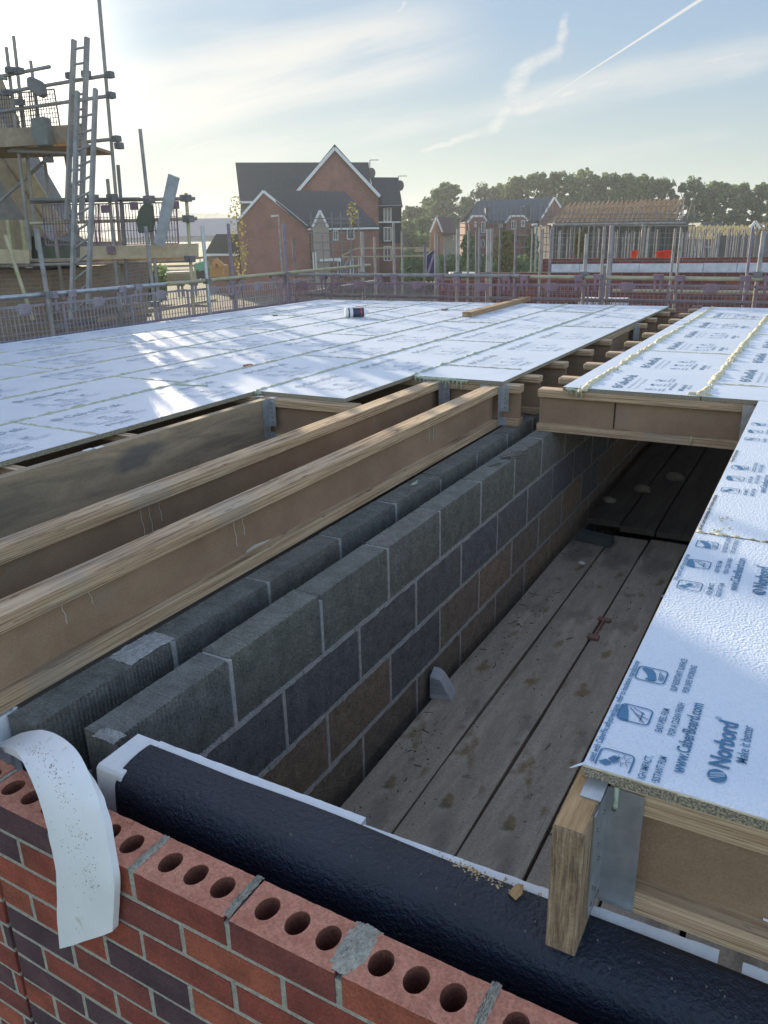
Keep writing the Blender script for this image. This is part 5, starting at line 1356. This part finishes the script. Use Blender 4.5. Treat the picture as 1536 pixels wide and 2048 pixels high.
# --- H4 small house with orange brick gable
D4 = 105
h4 = thing('brick_house', 'small house with sunlit orange brick gable', 'house', at(875, 560, D4))
slab([(860, 463), (873, 434.5), (885, 463), (885, 520), (860, 520)], D4, .3, brick_far2, 'gable_wall', h4)
mb = MB(); mb.prism([at(884.6, 463, D4), at(912, 463, D4 + 2), at(912, 520, D4 + 2), at(884.6, 520, D4)], Vector(FW) * 6); mb.build('wall', plain('pale_render', (.3, .26, .2), .9), h4)
roof_slope(h4, (884.5, 466.5), (914, 466), D4 - .2, (873.5, 434), (904, 433.5), D4 + 5, plain('brown_tiles', (.10, .065, .055), .9))
verge(h4, [(860, 465), (873, 434.5), (884.5, 464)], D4 - .3, .2)
pane(h4, 897, 470, 907, 479, D4 + 1.5, white, 1)
# --- H3 terrace with blue slate roof and brick dormers, wrapped in scaffold
D3 = 112
h3 = thing('terraced_house', 'long terrace with blue slate roof and two brick dormers', 'house', at(1010, 560, D3))
slab([(932, 443), (1124, 440), (1124, 540), (932, 540)], D3, 9, brick_far, 'wall', h3)
roof_slope(h3, (931, 444), (1122, 441.5), D3 - .3, (955, 402), (1109, 394), D3 + 5, slate_b)
for X in ((937, 974, 945, 967), (1013, 1056, 1021, 1048)):
    x0, x1, t0, t1 = X
    slab([(x0, 444), (t0, 433.5), (t1, 433), (x1, 444), (x1 - 2, 470), (x0 + 2, 470)], D3 - 1.2, 3.5, brick_far, 'dormer', h3)
    verge(h3, [(x0 - 3, 445), (x0 + 1, 442), (t0, 432), (t1, 432), (x1, 442)], D3 - 1.35, .24)
slab([(1080, 441), (1109, 395), (1122, 415), (1126, 441), (1126, 470), (1080, 470)], D3 - .9, .8, brick_far, 'end_gable', h3)
verge(h3, [(1080, 441), (1109, 395), (1122, 415)], D3 - 1.0, .24)
slab([(971, 416), (980, 414), (980, 436), (971, 436)], D3 - .5, .9, slate_b, 'roof_window_box', h3); slab([(1048, 411), (1061, 409), (1061, 434), (1050, 434)], D3 - .5, .9, slate_b, 'roof_window_box', h3)
for x0, x1, y0, y1 in ((948, 952, 444, 455), (963, 970, 444, 465), (998, 1004, 444, 455), (1023, 1032, 442, 458), (1043, 1049, 441, 453), (962, 969, 480, 495), (1024, 1030, 480, 496), (1000, 1006, 480, 492)):
    pane(h3, x0, y0, x1, y1, D3 - 1.28 if y0 < 460 and not 990 < x0 < 1010 else D3 - .06, white, 1)
def bg_scaffold(label, x0, x1, top, bot, D, nst, ys, th=.05, boards=(), m=tube_dark):
    t = thing('scaffold', label, 'scaffold', at((x0 + x1) / 2, bot, D))
    for i in range(nst):
        px = x0 + (x1 - x0) * (i + random.uniform(-.2, .2)) / (nst - 1); A = at(px, top + random.uniform(-6, 10), D - random.choice([0, 1.2]))
        MB().tube([(A.x, A.y, ZG), A], th, 5).build('standard', m, t)
    for y in ys: MB().tube([at(x0 - 3, y + random.uniform(-1, 1), D - .1), at(x1 + 3, y + random.uniform(-1, 1), D - .1)], th * .9, 5).build('ledger', m, t)
    for y in boards: slab([(x0 - 2, y), (x1 + 2, y), (x1 + 2, y + 2.4), (x0 - 2, y + 2.4)], D - .9, .9, plain('pale_boards', (.22, .21, .2), .9), 'deck_boards', t)
    return t
bg_scaffold('scaffold wrapped round the dormered terrace', 902, 1135, 408, 540, D3 - 2.5, 26, (438, 447, 455, 470, 482, 494, 506, 518), .045, (469, 493, 520))
# --- H5 big house with open roof trusses
D5 = 84
h5 = thing('unfinished_house', 'unfinished house with a long rack of bare brown roof trusses', 'house', at(1250, 580, D5))
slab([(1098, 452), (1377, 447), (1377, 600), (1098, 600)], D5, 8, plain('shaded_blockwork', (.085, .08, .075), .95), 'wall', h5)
for x0, y0, x1, y1 in ((1115, 470, 1130, 500), (1180, 468, 1195, 494), (1240, 465, 1262, 492), (1300, 462, 1325, 500), (1345, 462, 1365, 495)):
    pane(h5, x0, y0, x1, y1, D5 - .02, slate, 0)
npx = 25
for i in range(npx):
    q = i / (npx - 1); pe = 1128 + (1364 - 1128) * q; pr = 1142 + (1368 - 1142) * q
    e_f = at(pe - 4, 446 - 4 * q, D5 + .2); rd = at(pr, 405 - 9.5 * q, D5 + 4); e_b = e_f + Vector(FW) * 7.6
    mb = MB(); w = .045
    mb.bar(e_f, rd, w, .10); mb.bar(rd, e_b, w, .10); mb.bar(e_f, e_b, w, .10)
    m1, m2 = e_f.lerp(e_b, .33), e_f.lerp(e_b, .67); s1, s2 = e_f.lerp(rd, .5), rd.lerp(e_b, .5)
    mb.bar(s1, m1, w, .09); mb.bar(m1, rd, w, .09); mb.bar(rd, m2, w, .09); mb.bar(m2, s2, w, .09)
    for q2 in (.25, .5, .75): pr2 = e_f.lerp(rd, q2); mb.bar(pr2, Vector((pr2.x, pr2.y, e_f.z)), .05, .06)
    mb.build('roof_truss', trussm, h5)
for a, b in (((1150, 446), (1180, 406)), ((1215, 444), (1190, 405)), ((1260, 442), (1285, 400)), ((1330, 442), (1362, 398)), ((1140, 428), (1368, 420)), ((1140, 416), (1368, 408))):
    MB().bar(at(*a, D5 + 1.5), at(*b, D5 + 3), .08, .1).build('brace', trussm, h5)
slab([(1110, 445), (1380, 440), (1380, 447), (1110, 452)], D5 - 1.5, 1.2, plain('dusty_walkway', (.14, .13, .125), .9), 'eaves_walkway', h5)
for a, b in (((1357, 442), (1370, 395)), ((1374, 438), (1385, 398))): MB().bar(at(*a, D5 - .2), at(*b, D5 + 1), .06, .16).build('ladder_truss', trussm, h5)
bg_scaffold('scaffold in front of the house with bare brown trusses', 1085, 1388, 412, 560, D5 - 2.2, 30, (428, 436, 452, 466, 476, 490, 504), .04, (450,))
bx = thing('scaffold', 'thick grey tube frame standing before the dark house wall', 'scaffold', at(1105, 560, 26))
MB().tube([at(1103, 520, 26), at(1106, 453, 26)], .045, 8).build('standard', tube, bx); MB().tube([at(1104, 450, 26), at(1370, 446, 27)], .04, 8).build('ledger', tube, bx); MB().tube([at(1282, 520, 26), at(1288, 449, 26)], .06, 8).build('standard', tube, bx)
# --- H6 lower houses with yellow trusses
D6 = 92
h6 = thing('unfinished_house', 'low unfinished house with pale yellow trusses and timber studs', 'house', at(1440, 580, D6))
slab([(1366, 478), (1512, 476), (1512, 600), (1366, 600)], D6, 8, plain('pale_frame_wall', (.13, .12, .115), .9), 'wall', h6)
for i in range(17):
    q = i / 16; p0 = 1372 + (1500 - 1372) * q; y = 450 + (2 if i % 2 else 0); D = D6 - .3 - .05 * i
    mb = MB(); a, b, c = at(p0 - 17, y + 25, D), at(p0, y, D), at(p0 + 17, y + 25, D)
    mb.bar(a, b, .08, .13); mb.bar(b, c, .08, .13); mb.bar(a, c, .07, .12); mb.bar(a.lerp(c, .35), b, .05, .09); mb.bar(a.lerp(c, .65), b, .05, .09); mb.build('roof_truss', trussy, h6)
for i in range(20): MB().bar(at(1368 + 7 * i, 478, D6 - 1), at(1368 + 7 * i, 530, D6 - 1), .12, .12).build('stud', fascia if i % 2 else boardy, h6)
for x0, x1 in ((1408, 1428), (1440, 1465), (1478, 1496)): pane(h6, x0, 494, x1, 520, D6 - .03, fascia, 0)
h7 = thing('unfinished_house', 'house at the right photo edge with one white-edged gable truss', 'house', at(1520, 580, 70))
slab([(1508, 470), (1700, 468), (1700, 600), (1508, 600)], 72, 8, plain('shaded_frame_wall', (.16, .15, .15), .9), 'wall', h7)
verge(h7, [(1500, 456), (1511, 443), (1520, 457)], 70, .2)
for i in range(14):
    p0 = 1518 + 9 * i; mb = MB(); D = 73; a, b, c = at(p0 - 14, 470, D), at(p0, 445, D), at(p0 + 14, 470, D); mb.bar(a, b, .05, .13); mb.bar(b, c, .05, .13); mb.build('roof_truss', trussm, h7)
h8 = thing('brick_house', 'grey roof with a brick stack just visible behind the yellow trusses', 'house', at(1410, 560, 120))
slab([(1395, 460), (1403, 445), (1445, 445), (1450, 460), (1450, 500), (1395, 500)], 120, 6, slate_b, 'roof', h8)

# ================================================================== LAMPS, MACHINES, SAPLINGS, TREES
def lamp(label, px, py, D, arm):
    t = thing('street_lamp', label, 'street lamp', down(at(px, py, D))); A = at(px, py, D); MB().tube([(A.x, A.y, ZG), A], .055 * D / 45, 8).build('pole', tube, t)
    B = at(px + arm, py + 1.5, D); mb = MB(); mb.bar(A, B, .16 * D / 45, .09 * D / 45); mb.build('lamp_head', galv, t)
lamp('silver street lamp in front of the flat brick end wall', 557, 431, 42, -15)
lamp('street lamp with short left arm beside the terrace gable', 1074, 448, 48, -10)
dg = thing('excavator', 'orange excavator with raised cab, left of the brick house', 'excavator', down(at(430, 560, 62)))
om = plain('orange_paint', (.5, .24, .07), .6); D = 62
slab([(418, 532), (447, 530), (449, 556), (420, 557)], D, 2.0, om, 'body', dg, bevel=.08); slab([(424, 515), (434, 514), (438, 532), (423, 533)], D + .2, 1.2, glass, 'cab', dg, bevel=.05)
MB().bar(at(445, 532, D - .3), at(431, 519, D - .3), .3, .35).build('boom', om, dg); MB().bar(at(431, 519, D - .3), at(426, 535, D - .3), .22, .25).build('arm', om, dg)
slab([(414, 555), (453, 554), (453, 562), (414, 563)], D - .2, .5, plain('track_rubber', (.03, .03, .03), .9), 'track', dg, bevel=.06)
gm = thing('dumper', 'small green dumper parked left of the orange excavator', 'dumper', down(at(398, 560, 60)))
grn = plain('green_paint', (.12, .32, .2), .5)
slab([(386, 528), (408, 522), (412, 545), (390, 548)], 60, 1.6, grn, 'skip', gm, bevel=.08); slab([(398, 512), (401, 512), (402, 526), (399, 526)], 60.4, .1, white, 'roll_bar', gm); slab([(406, 513), (409, 513), (410, 526), (407, 526)], 60.4, .1, white, 'roll_bar', gm)
for px in (392, 408):
    c_ = at(px, 550, 59.8); mb = MB(); mb.prism([c_ + Vector(RT) * .35 * math.cos(a) + Vector((0, 0, .35 * math.sin(a))) for a in np.linspace(0, 2 * math.pi, 17)[:-1]], Vector(FW) * .3); mb.build('wheel', plain('track_rubber', (.03, .03, .03), .9), gm)
crate = thing('timber_stack', 'stack of tan boards on the ground beyond the left rail', 'timber stack', down(at(355, 560, 40)))
slab([(326, 545), (378, 543), (380, 562), (328, 564)], 40, 1.5, boardy, 'boards', crate)
for y in (549, 554, 559): slab([(325, y), (381, y - 1), (381, y), (325, y + 1)], 39.9, .08, osb, 'batten', crate)
ob = thing('edge_barrier', 'yellow and blue loading bay barrier before the brick house', 'barrier', at(700, 540, 22))
for a, b in (((683, 512), (712, 497)), ((712, 497), (850, 496)), ((683, 514), (850, 512)), ((685, 540), (702, 512))): MB().tube([at(*a, 22), at(*b, 22)], .022, 6).build('rail', tube_ye, ob)
for a, b in (((683, 512), (690, 548)), ((705, 500), (692, 545)), ((850, 496), (850, 548))): MB().bar(at(*a, 22), at(*b, 22), .05, .05).build('post', tube_pu, ob)
bp = thing('edge_barrier', 'dark blue sloping panel barrier left of the orange gable', 'barrier', at(860, 545, 20))
slab([(853, 512), (868, 499), (869, 548), (853, 548)], 20, .05, plain('dark_blue_panel', (.05, .055, .13), .7), 'panel', bp); MB().tube([at(856, 548, 19.8), at(868, 508, 19.8)], .03, 6).build('brace', tube_pu, bp)
# foliage
def leaf_mat(name, c1, c2, tr=.35):
    m, t, b = mk(name); N = t.nodes; L = t.links
    g_ = N.new('ShaderNodeNewGeometry'); r = N.new('ShaderNodeValToRGB'); L.new(g_.outputs['Random Per Island'], r.inputs[0])
    r.color_ramp.elements[0].color = (*c1, 1); r.color_ramp.elements[1].color = (*c2, 1); L.new(r.outputs[0], b.inputs['Base Color']); b.inputs['Roughness'].default_value = .7
    tl = N.new('ShaderNodeBsdfTranslucent'); mx = N.new('ShaderNodeMixShader'); mx.inputs[0].default_value = tr
    hs = N.new('ShaderNodeHueSaturation'); hs.inputs['Value'].default_value = 1.5; L.new(r.outputs[0], hs.inputs['Color']); L.new(hs.outputs[0], tl.inputs[0])
    L.new(b.outputs[0], mx.inputs[1]); L.new(tl.outputs[0], mx.inputs[2]); L.new(mx.outputs[0], N['Material Output'].inputs[0]); MATS[name] = m; return m
leaf_d = leaf_mat('dark_leaves', (.055, .095, .038), (.16, .215, .085)); leaf_y = leaf_mat('yellow_leaves', (.10, .11, .03), (.22, .19, .06), .5)
bark = plain('bark', (.09, .07, .05), .95)
def crown_mesh(seed, w, h, nclump, nleaf, ls, elong=1.0):
    rnd = random.Random(seed); mb = MB()
    cs = []
    for i in range(nclump):
        z = rnd.random(); rad = (w / 2) * (math.sin(math.pi * min(1, (.16 + z * .82))) ** .42) * (1 - .22 * z)
        a = rnd.uniform(0, 2 * math.pi); r = rad * math.sqrt(rnd.random()) * 1.0
        cs.append((r * math.cos(a), r * math.sin(a), z * h, rnd.uniform(.5, 1.1)))
    for (x, y, z, s_) in cs:
        for k_ in range(nleaf):
            d = Vector((rnd.gauss(0, 1), rnd.gauss(0, 1), rnd.gauss(0, elong))).normalized() * (rnd.random() ** .5) * w * .10 * s_
            p = Vector((x, y, z)) + d; q = Vector((rnd.gauss(0, 1), rnd.gauss(0, 1), rnd.gauss(0, 1))).normalized(); e_ = q.orthogonal().normalized(); l = ls * rnd.uniform(.5, 1.3)
            mb.add([p - e_ * l * .5, p + q * l * .45, p + e_ * l * .5, p - q * l * .45], [(0, 1, 2, 3)])
    me = bpy.data.meshes.new('crown'); me.from_pydata(mb.v, [], mb.f); me.materials.append(leaf_d); return me
crowns = [crown_mesh(s_, 8, 11, 130, 34, .56) for s_ in range(5)]
def trunk_mesh(h, r, seed, cw):
    rnd = random.Random(seed); mb = MB(); mb.tube([(0, 0, 0), (.1, 0, h * .4), (0, .1, h)], r, 7, rf=lambda i: r * (1, .75, .3)[i])
    for i in range(7):
        z = h * rnd.uniform(.3, .85); a = rnd.uniform(0, 6.28); l = cw * rnd.uniform(.2, .4); mb.tube([(0, 0, z), (l * .6 * math.cos(a), l * .6 * math.sin(a), z + l * .7), (l * math.cos(a), l * math.sin(a), z + l * 1.5)], r * .4, 5, rf=lambda i: r * (.4, .25, .1)[i])
    return mb
trunks = []
for s_ in range(2):
    mb = trunk_mesh(12, .28, s_, 8); me = bpy.data.meshes.new('trunk'); me.from_pydata(mb.v, [], mb.f); me.materials.append(bark); trunks.append(me)
def tree(label, px, ptop, wpx, D, seed, squash=1.):
    A = at(px, ptop, D); base = Vector((A.x, A.y, ZG)); Ht = A.z - ZG; W = wpx / FPX * D
    t = thing('tree', label, 'tree', base, random.Random(seed).uniform(0, 6))
    c = bpy.data.objects.new('crown', crowns[seed % 5]); col.objects.link(c); c.parent = t
    low = Ht * .06; c.location = (0, 0, low); c.scale = (W / 8 / 1.02, W / 8 / 1.02, (Ht - low) / 11.6)
    k_ = bpy.data.objects.new('trunk', trunks[seed % 2]); col.objects.link(k_); k_.parent = t; k_.scale = (W / 8, W / 8, Ht * .85 / 12)
    return t
TL = [(826, 408, 60, 190, 'low rounded tree just right of the brick houses'), (862, 392, 60, 200, 'tree shoulder left of the broad round tree'), (893, 363, 80, 190, 'broad round tree standing apart above the orange gable'), (935, 388, 50, 200, 'low tree in the dip beside the broad round tree'),
      (962, 366, 66, 180, 'rounded tree behind the left end of the terrace roof'), (1000, 362, 50, 185, 'small topped tree behind the terrace roof'), (1035, 350, 66, 178, 'tall tree behind the middle of the terrace roof'), (1077, 342, 70, 176, 'tall tree above the right dormer'),
      (1120, 336, 74, 174, 'tallest tree above the terrace end gable'), (1165, 338, 74, 176, 'tall tree left of the bare trusses'), (1210, 340, 74, 176, 'tall tree above the left part of the bare trusses'), (1252, 344, 70, 176, 'tree above the middle of the bare trusses'), (1290, 346, 70, 178, 'tree above the right part of the bare trusses'),
      (1326, 350, 62, 178, 'last tree before the gap in the row'), (1384, 354, 74, 172, 'first tree right of the gap in the row'), (1440, 358, 76, 172, 'rounded tree above the yellow trusses'), (1486, 364, 64, 174, 'tree second from the right photo edge'), (1530, 363, 70, 172, 'tree at the right photo edge'), (1590, 365, 80, 172, 'tree past the right photo edge')]
for i, (px, pt_, w, D, lb) in enumerate(TL): tree(lb, px, pt_, w * 1.32, D, i)
for i, (px, pt_, w, D) in enumerate([(845, 430, 60, 160), (815, 440, 50, 150), (905, 425, 50, 170)]): tree('low bushy tree filling the base of the tree row, %s' % ['below the broad round tree', 'beside the black cladding', 'behind the small orange gable house'][i], px, pt_, w * 1.2, D, i + 30)
def sapling(label, px, ptop, pbot, wpx, D, m=leaf_y, n=420, ls=.16, seed=0):
    rnd = random.Random(seed); A = at(px, ptop, D); Bz = at(px, pbot, D).z; t = thing('sapling', label, 'small tree', (A.x, A.y, ZG)); W = wpx / FPX * D; h = A.z - Bz
    MB().tube([(A.x, A.y, ZG), (A.x, A.y, A.z - .1 * h)], .04, 6, rf=lambda i: (.04, .012)[i]).build('trunk', bark, t)
    mb = MB()
    for i in range(n):
        q = rnd.random(); r = W / 2 * (math.sin(math.pi * (.12 + .85 * (1 - q)) ) ** .8) * math.sqrt(rnd.random()); a = rnd.uniform(0, 6.28); p = Vector((A.x + r * math.cos(a), A.y + r * math.sin(a), Bz + q * h))
        d = Vector((rnd.gauss(0, 1), rnd.gauss(0, 1), rnd.gauss(0, 1))).normalized(); e_ = d.orthogonal().normalized(); l = ls * rnd.uniform(.5, 1.2)
        mb.add([p - e_ * l * .5, p + d * l * .6, p + e_ * l * .5, p - d * l * .6], [(0, 1, 2, 3)])
    mb.build('crown', m, t)
sapling('thin yellow-leaved sapling before the left end of the brick house', 470, 392, 570, 36, 45, seed=1, n=260, ls=.13)
sapling('small sapling tip rising before the lower house roof', 704, 404, 452, 20, 60, seed=2, n=150)
sapling('loose leafy sapling spreading before the terrace', 1012, 462, 545, 46, 60, leaf_y, 700, .26, 3)
sapling('thin sapling left of the loose leafy one', 935, 468, 525, 24, 60, leaf_d, 380, .22, 4)
sapling('slender sapling behind the brick wall tubes', 1160, 462, 520, 22, 50, leaf_y, 380, .2, 5)
sapling('leafy sapling left of the scaffold frame', 1066, 468, 520, 26, 62, leaf_d, 420, .22, 6)
# scrubby bushes down left
def scrub(name, label, x0, x1, y0, y1, D, m, n, ls, seed, depth=3):
    rnd = random.Random(seed); mb = MB()
    for i in range(n):
        p = at(rnd.uniform(x0, x1), rnd.uniform(y0, y1), D + rnd.uniform(0, depth)); d = Vector((rnd.gauss(0, 1), rnd.gauss(0, 1), rnd.gauss(0, 1.5))).normalized(); e_ = d.orthogonal().normalized(); l = ls * rnd.uniform(.4, 1.2)
        mb.add([p - e_ * l * .3, p + d * l * .7, p + e_ * l * .3, p - d * l * .7], [(0, 1, 2, 3)])
    return tag(mb.build(name, m, origin=at((x0 + x1) / 2, y1, D)), label, 'bushes', kind='stuff')
scrub('weeds', 'dry yellow-green weeds growing beyond the long platform', 182, 330, 535, 600, 30, leaf_d, 2600, .28, 1, 8)
scrub('hedge', 'dark green hedge bank in front of the terrace', 800, 1075, 512, 560, 70, leaf_d, 5200, .5, 2, 16)
scrub('far_hedge', 'line of dark hedge at the edge of the far field', 800, 870, 470, 492, 150, leaf_d, 1200, 1.2, 3, 10)
# lit grass bank and field
tag(MB().box((0, 0, 0), (1, 1, 1)).build('field', plain('dry_field', (.30, .27, .12), .95, nscale=.05), origin=(0, 0, 0)), kind='structure') if False else None
fd = MB(); fd.add([gl_(-140, 170, ZG + .35), gl_(90, 170, ZG + .35), gl_(90, 420, ZG + .9), gl_(-140, 420, ZG + .9)], [(0, 1, 2, 3)])
tag(fd.build('field', mat('dry_field', [(.3, (.22, .20, .09)), (.7, (.34, .30, .14))], nscale=.08, rough=.95)), kind='structure')
hay = thing('timber_fence', 'low tan timber fence in the field beyond the barrier', 'fence', down(at(850, 500, 100)))
slab([(830, 497), (860, 495), (860, 503), (830, 504)], 100, .2, boardy, 'fence_boards', hay)
# hills far left
mb = MB(); pts = []
for i in range(81):
    px = -500 + 1500 * i / 80; pts.append((px, 441 + 5 * math.sin(i * .21) - 3 * mnoise.noise(Vector((i * .3, 0, 0)))))
top = [at(px, py, 1100) for px, py in pts]; vs = top + [Vector((p.x, p.y, ZG - 2)) for p in top]; 
fr = [p - Vector(FW) * 350 for p in [Vector((q.x, q.y, ZG - 1)) for q in top]]
mb.add(top + fr, [(i, i + 1, i + 82, i + 81) for i in range(80)])
tag(mb.build('hills', mat('hill_grass', [(.3, (.08, .10, .045)), (.7, (.13, .14, .07))], nscale=.01, rough=.95), smooth=True), kind='structure')
rnd = random.Random(5); mb = MB()
for i in range(90):
    px = rnd.uniform(330, 480) if i < 60 else rnd.uniform(-100, 900); D = 1060; c_ = at(px, 438, D) ; s_ = rnd.uniform(3, 8) * (1.8 if px > 345 and px < 365 else 1)
    bm = bmesh.new(); bmesh.ops.create_icosphere(bm, subdivisions=2, radius=s_); mb.add([(c_.x + v_.co.x * 1.2, c_.y + v_.co.y, c_.z + v_.co.z * rnd.uniform(.8, 1.1)) for v_ in bm.verts], [tuple(v_.index for v_ in f.verts) for f in bm.faces]); bm.free()
tag(mb.build('far_woodland', leaf_d, origin=at(400, 438, 1060)), 'hazy far-off trees along the hilltop', 'woodland', kind='stuff')

# ================================================================== HAZE
hz = MB(); hz.box((-1550, -350, ZG - 3), (1250, 1850, 32.))
hm = bpy.data.materials.new('haze_air'); hm.use_nodes = True; ht = hm.node_tree; ht.nodes.clear()
ho = ht.nodes.new('ShaderNodeOutputMaterial'); hv = ht.nodes.new('ShaderNodeVolumePrincipled')
hv.inputs['Color'].default_value = (.86, .92, 1, 1); hv.inputs['Density'].default_value = HAZE = .00062; hv.inputs['Anisotropy'].default_value = .35
ht.links.new(hv.outputs[0], ho.inputs['Volume'])
tag(hz.build('haze', hm), kind='stuff')
